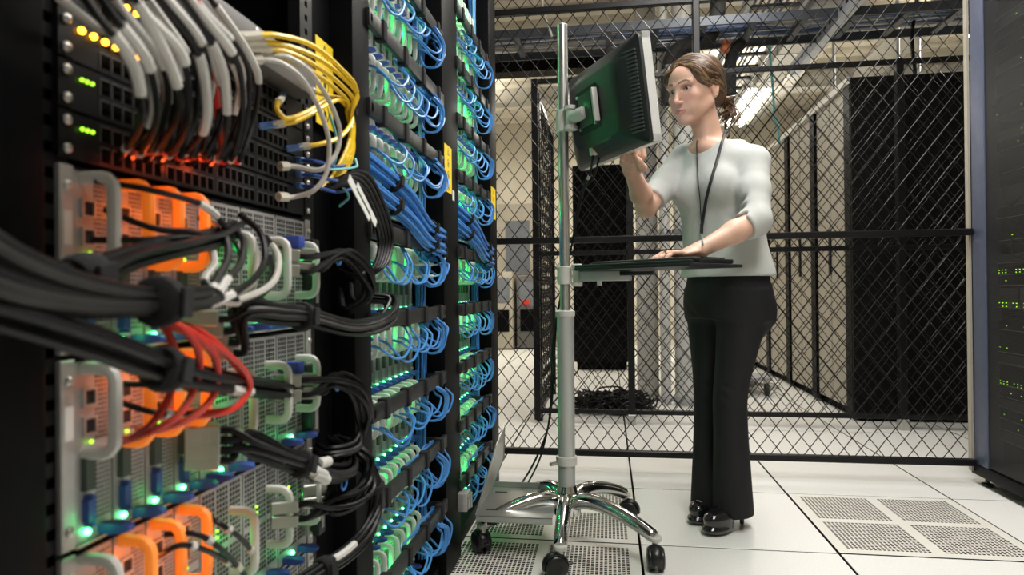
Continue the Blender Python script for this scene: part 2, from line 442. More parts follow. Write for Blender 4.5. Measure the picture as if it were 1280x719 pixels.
latch_me = la.mesh('latch', 'latch', True)
ear = MB().box(-.004, .003, 0, .0155, 0, ENH - .003); ear_me = ear.mesh('mounting_ear', 'silver')
bm = bmesh.new(); bm.from_mesh(ear_me); bmesh.ops.bevel(bm, geom=bm.edges[:], offset=.0012, segments=1, affect='EDGES'); bm.to_mesh(ear_me); bm.free()
screw = MB(); screw._lathe(np.array([.003, 0, 0]), np.array([1., 0, 0]), [(0, .0048), (.0015, .0046), (.0032, .003), (.0036, .001)], 10); screw_me = screw.mesh('screw', 'steel', True)
stk = MB().box(.003, .0034, .003, .0125, 0, .03); stk_me = stk.mesh('sticker', 'white_label')
shl = MB().box(-.5, -.10, .0155, .467, 0, ENH - .002); shl.box(-.10, .001, .0155, .467, ENH - .0045, ENH - .0015); shell_me = shl.mesh('chassis', 'rack_black')
srl = MB().box(-.004, .003, .0155, .467, 0, .0022); lip_me = srl.mesh('lower_lip', 'silver')

def enclosure(k, z, label, ports, latchy=True):
    x = EQX[k]; y = EQY[k]
    t = thing('blade_enclosure', label, 'blade enclosure', (x, y, z), 'blade enclosures in the left-hand racks')
    place('chassis', shell_me, (x, y, z), t); place('lower_lip', lip_me, (x, y, z), t)
    for e, yy in enumerate((y, y + .467)):
        er = place('mounting_ear', ear_me, (x, yy, z + .0015), t)
        for zz in (.018, .150): place('screw', screw_me, (x, yy + .0078, z + zz), er)
        place('sticker', stk_me, (x, yy, z + (.062 if e else .098)), er)
    if ports:
        for i in range(3):
            yb = y + .0163 + .18 + i * .09
            b = place('storage_module', wide_me, (x, yb, z + .0035), t)
            place('module_core', wbody_me, (x, yb, z + .0035), b); place('handle', handle_me, (x, yb + .052, z - .030), b)
            for yy in (.012, .058): place('latch', latch_me, (x, yb + yy, z + .0050), b)
            place('power_light', led_me, (x + .002, yb + .040, z + .0115), b)
            for zz in (.104, .112): place('status_light', led2_me, (x + .002, yb + .031, z + zz), b)
    for i in range(4 if ports else 10):
        yb = y + .0163 + i * BW
        b = place('blade', blade_me, (x, yb, z + .0035), t)
        place('blade_core', body_me, (x, yb, z + .0035), b)
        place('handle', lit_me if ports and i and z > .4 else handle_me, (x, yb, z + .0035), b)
        place('latch', latch_me, (x, yb + .0255, z + .0050), b)
        place('power_light', led_me, (x + .002, yb + .0125, z + .0115), b)
        if ports:
            for zz in (.098, .124): place('network_port', port_me, (x, yb + .0165 - .008, z + zz), b)
            place('video_port', vga_me, (x, yb + .007, z + .049), b)
            place('serial_port', vgab_me, (x, yb + .0075, z + .0205), b)
            place('status_light', led2_me, (x + .003, yb + .0165, z + .092), b)
        else:
            place('network_port', port_me, (x, yb + .0085, z + .11), b)
            place('video_port', vga_me, (x, yb + .007, z + .045), b)
    return t
Z1 = [.761, .589, .417, .245]
for i, z in enumerate(Z1):
    enclosure(0, z, ['silver blade enclosure at top of nearest rack, just below the black network switches',
                     'silver blade enclosure of the nearest rack with red cables hanging before it',
                     'third silver blade enclosure down in the nearest rack, at picture bottom',
                     'lowest silver blade enclosure in the nearest rack, mostly below the picture'][i], True)
Z23 = [.073, .245, .417, .589, .761, .995, 1.167, 1.339, 1.511, 1.683]
for k in (1, 2):
    for i, z in enumerate(Z23):
        if k == 1 and i > 8: continue
        enclosure(k, z, '%s blade enclosure up from the floor in the %s' % (ORD[i], RACKW[k]), False)
# amber and green indicator light on the blade handles
for i, z in enumerate(Z1[:3]):
    for b in (1, 2, 3):
        yb = EQY[0] + .0163 + b * BW
        glow((EQX[0] + .022, yb + .026, z + .138), .018, (1, .17, .004), .004)
        glow((EQX[0] + .020, yb + .028, z + .108), .007, (1, .14, .004), .004)
    for b in (0, 1, 2): glow((EQX[0] + .014, EQY[0] + .0163 + .18 + b * .09 + .050, z + .095), .009, (.02, 1, .16), .004)
    for b in range(0, 9, 2): glow((EQX[0] + .018, EQY[0] + .0163 + b * BW + .016, z + .020), .006, (.02, 1, .22))
rnd = random.Random(3)
for k in (1, 2):
    for i, z in enumerate(Z23):
        if k == 1 and i > 8: continue
        for b in ((4, 6.5) if k == 1 else (3, 5, 7)):
            glow((EQX[k] + .022, EQY[k] + .0163 + (b + rnd.uniform(-.5, .9)) * BW, z + .12), rnd.uniform(.03, .07) * (2.3 if k == 2 else 1.0), (.01, 1, .16))

# ------------------------------------------------------------------ network switches and panel above the enclosures of the nearest rack
def switch(k, z, label, cat='network switch', amber=False, h=.0435):
    x = EQX[k]; y = EQY[k]
    t = thing('network_switch', label, cat, (x, y, z), 'network switches in the racks')
    MB().box(x - .4, x - .006, y + .017, y + .4656, z + .001, z + h - .001).build('chassis', 'rack_inner', t)
    cols = [y + .017]; hc = []; yy = y + .05
    for i in range(24):
        cols.append(yy); hc.append(len(cols) - 1); cols.append(yy + .0115); yy += .0145 + (.006 if i % 6 == 5 else 0)
    cols.append(y + .4656)
    rows = [z + .001, z + .005, z + .0185, z + .0245, z + .038, z + h - .001]; hr = (1, 3)
    m = MB(); n = len(cols)
    m.v = [(x, a, b) for b in rows for a in cols]
    m.f = [(j * n + i, j * n + i + 1, (j + 1) * n + i + 1, (j + 1) * n + i) for j in range(5) for i in range(n - 1) if not (i in hc and j in hr)]
    m.build('port_panel', 'rail_black', t)
    m = MB()
    for c in hc:
        for j in hr: m.box(x - .001, x + .0008, cols[c] - .0012, cols[c], rows[j] - .0006, rows[j + 1] + .0012); m.box(x - .001, x + .0008, cols[c], cols[c + 1], rows[j + 1], rows[j + 1] + .0012)
    stuff(m.build('port_shields', 'shield', t))
    for yy in (y, y + .467):
        e = MB().box(x - .002, x + .002, yy, yy + .0155, z + .001, z + h - .001).build('mounting_ear', 'rail_black', t)
        for zz in (.009, .034): place('screw', screw_me, (x, yy + .0078, z + zz), e)
    for i in range(6 if amber else 3):
        place('status_light', amb_me if amber else led2_me, (x + .002, y + .026 + i * (.014 if amber else .006), z + .030), t)
    return t
amb_me = MB().sphere((0, 0, 0), .0032, 8, 5).mesh('status_light', 'amber_led', True)
switch(0, .9345, 'black network switch directly on top of the uppermost silver enclosure, nearest rack')
switch(0, .979, 'second black network switch above the silver enclosures of the nearest rack')
switch(0, 1.0235, 'third black network switch above the silver enclosures of the nearest rack', amber=True)
switch(0, 1.068, 'uppermost black network switch of the nearest rack, where yellow cables plug in', amber=True)
gp = thing('rack_appliance', 'dark grey steel unit with screws behind the yellow cables', 'appliance', (-.47, .75, 1.1125))
MB().box(-.62, -.440, .60, .955, 1.1125, 1.157).build('panel_body', 'door_dark', gp, bevel=.003)
for yy in (.78, .90, .945):
    for zz in (1.122, 1.148):
        s_ = MB(); s_._lathe(np.array([-.440, yy, zz]), np.array([1., 0, 0]), [(0, .005), (.002, .0045), (.003, .002)], 10); s_.build('screw', 'steel', gp, smooth=True)
for k in (1, 2):
    switch(k, .9375, 'black network switch between the bundled blue cables of the %s' % RACKW[k], h=.05)

# ------------------------------------------------------------------ cable bars of the middle and far racks
BARZ = [.222, .400, .578, .757, .935, 1.172, 1.345, 1.518, 1.690]
for k in (1, 2):
    y0, y1 = (1.205, 1.785) if k == 1 else (1.96, 2.50)
    for i, z in enumerate(BARZ):
        if k == 1 and i > 7: continue
        t = thing('cable_bar', '%s black horizontal cable support bar up from the floor on the %s' % (ORD[i], RACKW[k]), 'cable bar', (-.46, y0, z - .012), 'cable support bars across the racks')
        MB().box(-.458, -.446, y0, y1, z - .017, z + .017).build('bar', 'black_plastic', t, bevel=.003)
        for yy in (y0 + .004, y1 - .02): MB().box(-.535, -.446, yy, yy + .014, z - .010, z + .010).build('bracket', 'black_plastic', t, bevel=.002)
        for q in range(4):
            yy = y0 + (.12 + .25 * q) * (y1 - y0)
            MB().box(-.464, -.441, yy, yy + .022, z - .021, z + .021).build('strap', 'velcro', t, bevel=.004)

# ------------------------------------------------------------------ yellow warning labels
def warning_label(c, h, label, w=.055, n=4):
    """flat label facing +x, bottom centre at c"""
    x, y, z = c
    t = thing('warning_label', label, 'label', (x, y, z), 'yellow warning labels on the racks')
    MB().box(x, x + .0012, y - w / 2, y + w / 2, z, z + h).build('sheet', 'yellow_label', t)
    s = h / n; X = x + .0014
    m = MB(); zc = z + h - s * .5; a = min(s, w) * .40
    tri = [(0, a), (-a * .95, -a * .75), (a * .95, -a * .75)]
    def ring(pts, f):
        b = len(m.v); q = len(pts)
        m.v += [(X, y + p[0], zc + p[1]) for p in pts] + [(X, y + p[0] * f, zc - a * .08 + (p[1] + a * .08) * f) for p in pts]
        m.f.extend([(b + i, b + (i + 1) % q, b + q + (i + 1) % q, b + q + i) for i in range(q)])
    ring(tri, .78)
    m.box(X - .0005, X, y - a * .07, y + a * .07, zc - a * .30, zc + a * .36); m.box(X - .0005, X, y - a * .07, y + a * .07, zc - a * .55, zc - a * .40)
    for q in range(1, n):
        zc = z + h - s * (q + .5)
        ring([(a * .85 * math.cos(i * math.pi / 10), a * .85 * math.sin(i * math.pi / 10)) for i in range(20)], .84)
        b = a * .42
        m.box(X - .0005, X, y - b * .55, y + b * .15, zc - b, zc + b * (.9 - .3 * q % 1)); m.box(X - .0005, X, y + b * .25, y + b * .6, zc - b * .8, zc + b * .3)
        c45 = .7071 * a * .85; bb_ = len(m.v)
        if q > 1:
            m.v += [(X, y - c45 - .001, zc + c45), (X, y - c45 + .001, zc + c45 + .001), (X, y + c45 + .001, zc - c45), (X, y + c45 - .001, zc - c45 - .001)]; m.f.append((bb_, bb_ + 1, bb_ + 2, bb_ + 3))
    m.build('printed_symbols', 'label_ink', t)
    return t
warning_label((-.4895, 1.094, 1.105), .15, 'yellow warning label behind the yellow cables of the nearest rack', .07, 3)
warning_label((-.4545, 1.853, 1.10), .135, 'yellow warning label on the post between middle and far racks', .085)
warning_label((-.4545, 2.612, 1.105), .125, 'yellow warning label on the far rack post beside the wire fence', .10)
sk = MB().box(-.4545, -.4535, 1.905, 1.93, 1.085, 1.115).build('asset_sticker', 'white_label'); tag(sk, 'tiny white asset sticker under the warning label on the black post', 'sticker')
# ================================================================== CABLES
def cable(name, label, cat, pts, r, m, group=None, n=7, per=7, sleeves=(), plug=None, plug_size=(.011, .011, .022), ties=()):
    """one cable through the points; sleeves: (t0, t1, radius factor, material); plug: material of a plug at the start"""
    path = spline(pts, per)
    o = MB().tube(path, r, n).build(name, m, None, True); tag(o, label, cat, group)
    N = len(path) - 1
    for a, b, f, sm in sleeves:
        seg = path[max(0, int(a * N)):max(int(b * N), int(a * N) + 1) + 1]
        MB().tube(seg, r * f, n).build('label_sleeve', sm, o, True)
    if plug:
        d = unit(path[1] - path[0]); s = unit(np.cross(d, [0, 0, 1])); w = np.cross(s, d)
        MB().obox(path[0] - d * plug_size[2] * .25, s, w, d, *plug_size).build('plug', plug, o, bevel=.0015, seg=1)
    return o
def px(L): return [onX(*p) for p in L]
def tie(pts, k, r, label, w=.012, group='black hook-and-loop cable ties'):
    """hook-and-loop strap round a bundle at pts[k]"""
    p = spline(pts, 6); i = int(k * (len(p) - 1)); i = min(max(i, 1), len(p) - 2)
    d = unit(p[i + 1] - p[i - 1]); c = p[i]
    m = MB(); m._lathe(c - d * w / 2, d, [(0, r * .86), (w * .12, r), (w * .5, r * 1.06), (w * .88, r), (w, r * .86)], 14)
    o = m.build('cable_tie', 'velcro', None, True); tag(o, label, 'cable tie', group)
    s = unit(np.cross(d, [0, .3, 1]))
    MB().obox(c + s * (r * 1.08), s, np.cross(d, s), d, .004, r * 1.2, w * .8).build('loose_end', 'velcro', o, bevel=.001, seg=1)
    return o
rnd = random.Random(11)
def bundle(label, cat, pts, num, rad, r, m, group, jit=.07, **kw):
    """n cables side by side along a common path, twisting a little; returns the spine"""
    base = [np.array(p, float) for p in pts]
    for i in range(num):
        if num <= 4: a = 2 * math.pi * i / num + .4; q = rad * (.55 if num > 1 else 0)
        elif i == 0: a = 0; q = 0
        else: a = 2 * math.pi * i / (num - 1); q = rad * (.72 if num < 9 else (.85 if i % 2 else .5))
        P = []
        tw = .12
        for j, b in enumerate(base):
            t = base[min(j + 1, len(base) - 1)] - base[max(j - 1, 0)]; t = unit(t)
            s = unit(np.cross(t, [.13, .2, 1])); w = np.cross(s, t); aa = a + tw * j
            P.append(b + s * q * math.cos(aa) + w * q * math.sin(aa) + np.array([rnd.uniform(-jit, jit) * rad for _ in range(3)]))
        k2 = {k: (v(i) if callable(v) else v) for k, v in kw.items()}
        lab = label(i) if callable(label) else label
        cable('cable', lab, cat, P, r, m, group, **k2)
    return base

# ---- nearest rack: sheaf of black cables with white sleeves falling from above into the switches
N1 = 24
for i in range(N1):
    f = i / (N1 - 1); j = lambda a: rnd.uniform(-a, a)
    row = i % 3
    X0 = -.345 - .03 * row
    sx = 118 + 138 * f + j(9); ex = 150 + 142 * f + j(3)
    pts = px([(sx - 62, -80, X0 - .02), (sx - 2, 0 + j(14), X0), (sx + 48 + 6 * f + 4 * row, 78 + j(14), X0 - .008), (sx + 60 - 2 * f + j(5), 142 + j(8), X0 - .025),
              (ex + 8, 188 + 10 * f + j(5), -.435), (ex - 4, 199 + 10 * f - 10 * row, -.462)])
    a = rnd.uniform(.16, .42)
    cable('network_cable', '%s black cable from the left in the white-sleeved sheaf over the nearest rack' % ORD[i], 'cable', pts, .0031, 'cable_black', 'sleeved black cables falling into the switches',
          sleeves=[(a, a + rnd.uniform(.14, .27), 1.5, 'sleeve'), (.80, .84, 1.3, 'cable_red' if i % 3 else 'sleeve')])
cable('network_cable', 'red cable at the top edge among the white-sleeved black cables', 'cable', px([(222, -50, -.36), (248, 10, -.37), (262, 50, -.39), (270, 110, -.42), (278, 190, -.462)]), .0042, 'cable_red')
for gx, gy in ((165, 198), (200, 204), (232, 208), (262, 210), (288, 205)):
    p = onX(gx, gy, -.455); glow(tuple(p), .016, (1, .10, .02), .004)
# cable duct bracket at the upper left of the switches
cable('network_cable', 'grey cable bending in front of the top-left switch corner', 'cable', px([(62, -14, -.44), (95, 14, -.435), (130, 38, -.44), (162, 40, -.455)]), .004, 'cable_grey')
# ---- orange zone: dark thin cables along the blades
for i, (a, b, c, d) in enumerate([((118, 226), (190, 238), (262, 262), (300, 318)), ((115, 300), (180, 300), (235, 296), (272, 306)), ((130, 262), (190, 285), (240, 290), (262, 300))]):
    cable('network_cable', '%s thin dark cable crossing the amber-lit handles of the top enclosure' % ORD[i], 'cable', px([a + (-.455,), b + (-.42,), c + (-.415,), d + (-.455,)]), .0032, 'cable_black', 'thin dark cables over amber handles',
          sleeves=[(.6, .72, 1.4, 'sleeve')] if i == 0 else ())
for i, (a, b, c, d) in enumerate([((150, 480), (200, 482), (250, 487), (290, 482)), ((140, 500), (190, 515), (235, 517), (262, 508)), ((190, 700), (225, 682), (262, 690), (300, 712)), ((250, 640), (275, 655), (300, 672), (322, 700)), ((206, 668), (246, 668), (280, 690), (310, 725))]):
    cable('network_cable', '%s thin dark cable by the lower amber lights of the nearest rack' % ORD[i], 'cable', px([a + (-.455,), b + (-.425,), c + (-.42,), d + (-.455,)]), .003, 'cable_black', 'thin dark cables over lower amber handles',
          sleeves=[(.45, .52, 1.6, 'sleeve'), (.85, .9, 1.6, 'plug')])
# ---- thick black bundle from the left edge, strap, then grey leads fanning up into the blades
B1 = px([(-60, 316, -.35), (20, 350, -.35), (110, 372, -.36), (200, 377, -.37), (262, 372, -.385)])
fan = [((300, 362), (330, 330), (326, 292), (300, 268)), ((290, 368), (318, 350), (322, 318), (312, 300)), ((282, 352), (300, 330), (304, 300), (286, 288)), ((300, 374), (342, 352), (348, 320), (332, 296)),
       ((270, 352), (285, 320), (278, 290), (250, 272)), ((255, 350), (268, 330), (262, 310), (240, 300)), ((290, 378), (330, 366), (340, 340), (338, 322))]
for i, q in enumerate(fan):
    off = np.array([rnd.uniform(-.004, .004), rnd.uniform(-.004, .004), (i - 3) * .0058])
    st = [p + off * (1.25 - .28 * min(j, 3)) for j, p in enumerate(B1)]
    pts = st + px([q[0] + (-.395,), q[1] + (-.41,), q[2] + (-.43,), q[3] + (-.462,)])
    cable('power_lead', '%s dark lead in the strapped bundle from the left edge, upper enclosure' % ORD[i], 'cable', pts, .0041, 'cable_black' if i % 3 == 0 else 'cable_grey_dark', 'strapped leads from the left edge',
          sleeves=[(.50 + .03 * (i % 4), .60 + .03 * (i % 4), 1.25, 'sleeve')] if i % 2 == 0 else [(.62, .95, 1.02, 'cable_grey')])
tie(B1, .75, .021, 'black strap around the grey leads before the top enclosure', .02)
B2 = px([(-60, 372, -.36), (30, 398, -.36), (120, 430, -.365), (205, 462, -.375), (262, 476, -.39), (320, 484, -.42), (372, 490, -.455)])
bundle(lambda i: '%s black cable in the lower strapped bundle crossing above the red cables' % ORD[i], 'cable', B2, 6, .013, .0044, 'cable_black', 'lower strapped black bundle',
       sleeves=lambda i: [(.70 + .02 * (i % 3), .80 + .02 * (i % 2), 1.4, 'sleeve')] if i % 2 == 0 else [])
tie(B2, .52, .019, 'black strap around the lower bundle above the red cables', .02)
B3 = px([(20, 352, -.40), (70, 350, -.40), (112, 342, -.405), (165, 322, -.41), (230, 306, -.415), (272, 296, -.43), (296, 284, -.46)])
bundle(lambda i: '%s black cable in the short bundle below the first amber handle' % ORD[i], 'cable', B3, 5, .011, .0042, 'cable_black', 'short black bundle under amber handles')
tie(B3, .33, .017, 'thick black strap on the bundle under the first grey handle', .03)
# ---- red cables
for i, q in enumerate([[(200, 398), (230, 412), (248, 440), (246, 478), (222, 520), (188, 540), (150, 553)], [(208, 400), (246, 420), (270, 450), (268, 492), (240, 522), (196, 538), (172, 536)],
                       [(206, 405), (262, 428), (304, 462), (312, 486), (290, 512), (248, 520), (232, 516)], [(196, 396), (250, 414), (290, 450), (306, 480), (300, 506), (262, 516), (214, 512)],
                       [(190, 392), (212, 420), (220, 452), (214, 490), (190, 530), (165, 548), (152, 548)]]):
    X = [-.385, -.375, -.375, -.38, -.385, -.40, -.45]
    cable('network_cable', '%s red cable hanging in an arc before the second enclosure' % ORD[i], 'cable', px([p + (x - .006 * i,) for p, x in zip(q, X)]), .0036, 'cable_red', 'red cables before the second enclosure')
# ---- heavy black cables with metal plugs on the right of the nearest rack
def heavy(label, plugs, pts, n, rad, grp, r=.0042, spread=.004):
    base = px(pts)
    for i in range(n):
        P = []
        pl = onX(*plugs[i % len(plugs)])
        a = 2 * math.pi * i / n; tw = rnd.uniform(-.4, .4)
        P.append(pl); P.append(pl + np.array([.018, .012, -.001]))
        for j, b in enumerate(base):
            t = unit(base[min(j + 1, len(base) - 1)] - base[max(j - 1, 0)]); s = unit(np.cross(t, [.1, .2, 1])); w = np.cross(s, t)
            P.append(b + rad * (s * math.cos(a + tw * j) + w * math.sin(a + tw * j)) + np.array([rnd.uniform(-1, 1) * spread * .5 for _ in range(3)]))
        cable('data_cable', '%s %s' % (ORD[i], label), 'cable', P, r, 'cable_black', grp, plug='ib_plug', plug_size=(.020, .0175, .036))
def stack(x, y, dy, n, X=-.438, dx=0): return [(x + dx * i, y + dy * i, X) for i in range(n)]
heavy('heavy black cable plugged into the top right of the uppermost enclosure', stack(366, 320, 19, 2) + stack(385, 318, 18, 2), [(430, 318, -.42), (455, 340, -.40), (462, 368, -.40), (438, 384, -.43), (432, 360, -.47)], 6, .010, 'heavy cables at the top enclosure')
heavy('heavy black cable of the strapped bundle bending round by the middle rack', stack(262, 398, 14, 4, -.44, 6), [(300, 388, -.415), (342, 392, -.405), (378, 396, -.40), (430, 410, -.395), (468, 408, -.395), (489, 392, -.40), (486, 376, -.42), (452, 372, -.46)], 8, .0115, 'strapped heavy cables at mid height')
tie(px([(342, 392, -.405), (378, 396, -.40), (410, 402, -.398)]), .5, .019, 'black strap on the heavy bundle bending towards the middle rack', .016)
heavy('heavy black cable looping from the top right of the second enclosure', stack(368, 476, 18, 2) + stack(388, 474, 17, 2), [(420, 474, -.42), (445, 488, -.40), (456, 520, -.40), (446, 556, -.41), (412, 568, -.44), (396, 566, -.475)], 6, .011, 'heavy cables at the second enclosure')
heavy('heavy black cable strapped low on the second enclosure with white sleeves', stack(264, 540, 12, 4, -.44), [(310, 552, -.415), (345, 568, -.405), (376, 580, -.40), (412, 592, -.40), (436, 588, -.41), (430, 566, -.44), (414, 552, -.475)], 7, .011, 'strapped heavy cables low on the second enclosure')
tie(px([(345, 568, -.405), (376, 580, -.40), (400, 588, -.40)]), .5, .018, 'black strap on the lower heavy bundle beside the white sleeves', .016)
for i, (a, b) in enumerate([((386, 585), (405, 594)), ((392, 592), (408, 600)), ((398, 580), (410, 577))]):
    o = MB().tube([onX(*a, -.388), onX(*b, -.388)], .0075, 10).build('cable_marker', 'sleeve', None, True); tag(o, '%s white marker sleeve just past the strap of the lower heavy bundle' % ORD[i], 'cable marker', 'white markers on the lower bundle')
heavy('heavy black cable looping from the top right of the third enclosure', stack(364, 632, 18, 2) + stack(400, 610, 16, 2), [(410, 632, -.42), (440, 626, -.40), (460, 606, -.395), (458, 578, -.40), (436, 560, -.43), (420, 552, -.47)], 7, .011, 'heavy cables at the third enclosure')
B9 = px([(360, 740, -.43), (400, 714, -.415), (432, 694, -.40), (460, 664, -.395), (470, 628, -.395), (462, 590, -.40), (440, 570, -.43), (416, 562, -.475)])
bundle(lambda i: '%s black cable in the lowest sweep beside the middle rack' % ORD[i], 'cable', B9, 7, .012, .0044, 'cable_black', 'lowest sweep of black cables', sleeves=lambda i: [(.22, .34, 1.35, 'sleeve')] if i in (1, 4) else [])
tie(B9, .05 + .12, .017, 'black strap at the lower end of the lowest cable sweep', .018)
tie(B9, .66, .017, 'black strap high on the lowest cable sweep', .014)
# black leads with white flag labels dropping past the rack edge
for i in range(5):
    q = [(404 + 3 * i, 238 - 3 * i), (440 + 4 * i, 232 - 4 * i), (462 + 5 * i, 262), (474 + 4 * i, 300), (468 + 3 * i, 332), (446, 344 + i), (424, 338)]
    cable('power_lead', '%s black lead arching down before the edge of the middle rack' % ORD[i], 'cable', px([p + (x,) for p, x in zip(q, (-.44, -.41, -.40, -.40, -.40, -.42, -.47))]), .0040, 'cable_black', 'black leads arching before the middle rack', per=9)
for i, (a, b) in enumerate([((436, 222), (462, 272)), ((446, 232), (470, 280))]):
    p, q = onX(*a, -.388), onX(*b, -.388); d = unit(q - p); s = unit(np.cross(d, [1, 0, 0]))
    o = MB().obox((p + q) / 2, d, s, np.cross(d, s), np.linalg.norm(q - p), .014, .0012).build('cable_flag', 'white_label'); tag(o, ['long white paper flag on the arching black leads, upper one', 'long white paper flag on the arching black leads, lower one'][i], 'cable flag')
# blue rings and small lock tags near the ear
for i, (x, y) in enumerate([(423, 323), (422, 480), (430, 604)]):
    c = onX(x, y, -.45); m = MB(); m.tube([c + .011 * np.array([0, math.cos(a), math.sin(a)]) for a in np.linspace(0, 6.2, 18)], .0022, 6)
    tag(m.build('pull_ring', 'cable_blue', None, True), 'small blue pull ring beside the %s enclosure of the nearest rack' % ['uppermost', 'second', 'third'][i], 'pull ring')
    for s_, zz in ((0, 0), (1, -.028)):
        b = onX(x - 24, y - 6, -.46) + np.array([0, 0, zz])
    b = onX(x - 27, y + 20, -.452)
    tg = thing('lock_bracket', 'black slotted bracket at the right edge of the %s enclosure' % ['uppermost', 'second', 'third'][i], 'bracket', b)
    MB().box(b[0] - .02, b[0], b[1] - .012, b[1] + .012, b[2] - .055, b[2] + .055).build('plate', 'black_plastic', tg, bevel=.003)
    MB().box(b[0], b[0] + .001, b[1] - .004, b[1] + .004, b[2] - .045, b[2] + .01).build('slot_trim', 'silver', tg)
    c = onX(x - 55, y - 20, -.452)
    tag(MB().box(c[0] - .014, c[0] + .012, c[1] - .010, c[1] + .010, c[2] - .009, c[2] + .009).build('port_cap', 'latch', None, bevel=.002), 'blue plastic cap at the top right of the %s enclosure, nearest rack' % ['uppermost', 'second', 'third'][i], 'port cap')
# ---- yellow fibre cables
Y = [[(302, 45, -.42), (345, 44, -.40), (392, 58, -.40), (428, 88, -.40), (446, 112, -.405), (441, 134, -.415)],
     [(308, 52, -.42), (350, 55, -.405), (396, 72, -.40), (430, 98, -.405), (447, 120, -.41), (440, 138, -.42)],
     [(316, 60, -.42), (356, 64, -.405), (398, 84, -.405), (428, 108, -.41), (442, 126, -.415), (437, 140, -.425)],
     [(322, 66, -.425), (360, 74, -.41), (400, 96, -.41), (425, 116, -.415), (436, 130, -.42), (434, 140, -.43)],
     [(342, 156, -.455), (368, 152, -.43), (400, 136, -.42), (424, 124, -.42), (434, 128, -.425), (437, 140, -.43)],
     [(374, 184, -.455), (400, 180, -.43), (424, 172, -.42), (438, 156, -.42), (440, 146, -.425), (438, 138, -.43)],
     [(352, 122, -.46), (346, 136, -.44), (356, 148, -.43), (384, 140, -.43), (414, 122, -.425), (432, 130, -.43)],
     [(386, 112, -.46), (404, 118, -.44), (420, 122, -.43), (434, 134, -.43), (440, 146, -.43), (437, 160, -.43)]]
for i, q in enumerate(Y):
    low = px([(438 + (i % 3) * 2, 158, -.432), (442 - i, 182, -.435), (436 - 4 * (i % 4), 206, -.44), (412 - 5 * (i % 3), 236, -.455)])
    cable('fibre_cable', '%s yellow fibre cable in the bunch arching over the nearest rack' % ORD[i], 'cable', px(q) + low, .0036, 'cable_yellow', 'yellow fibre cables', per=8, plug='plug' if i < 4 else 'plug_blue', plug_size=(.009, .009, .026),
          sleeves=[(0.0, .06, 1.5, 'plug')])
tie(px([(438, 128, -.43), (438, 140, -.43), (438, 152, -.432)]), .5, .009, 'dark strap gathering the yellow fibre cables at the rack edge', .012)
for i, q in enumerate([[(322, 70, -.425), (362, 72, -.40), (398, 104, -.40), (424, 158, -.40), (421, 190, -.405), (400, 212, -.42), (368, 208, -.45), (350, 208, -.46)],
                       [(314, 74, -.425), (350, 78, -.405), (384, 108, -.40), (410, 170, -.40), (408, 216, -.405), (392, 238, -.42), (368, 246, -.45), (348, 246, -.46)]]):
    cable('network_cable', ['pale grey cable looping down beside the yellow ones, outer loop', 'pale grey cable looping down beside the yellow ones, inner loop'][i], 'cable', px(q), .0036, 'cable_grey', per=9, sleeves=[(.93, 1, 1.9, 'plug'), (0, .05, 1.8, 'plug')])
for i, q in enumerate([[(412, 142, -.43), (420, 172, -.43), (418, 204, -.44), (400, 214, -.455)], [(388, 210, -.455), (410, 212, -.43), (446, 208, -.425), (444, 198, -.43)], [(390, 220, -.455), (420, 228, -.43), (436, 246, -.43), (424, 258, -.45)]]):
    cable('fibre_cable', ['teal fibre cable hanging below the yellow bunch, vertical one', 'teal fibre cable bending to the rack edge under the yellow bunch', 'teal fibre cable running down to the black leads'][i], 'cable', px(q), .0022, 'cable_teal')
for i, y_ in enumerate((200, 218, 232)):
    cable('network_cable', '%s dark blue cable at the right end of the nearest switches' % ORD[i], 'cable', px([(376, y_, -.462), (396, y_ + 2, -.43), (420, y_ + 8, -.43), (440, y_ + 4, -.45)]), .0026, 'cable_blue_dark', 'dark blue cables at the switches', plug='plug_blue', plug_size=(.009, .009, .02))

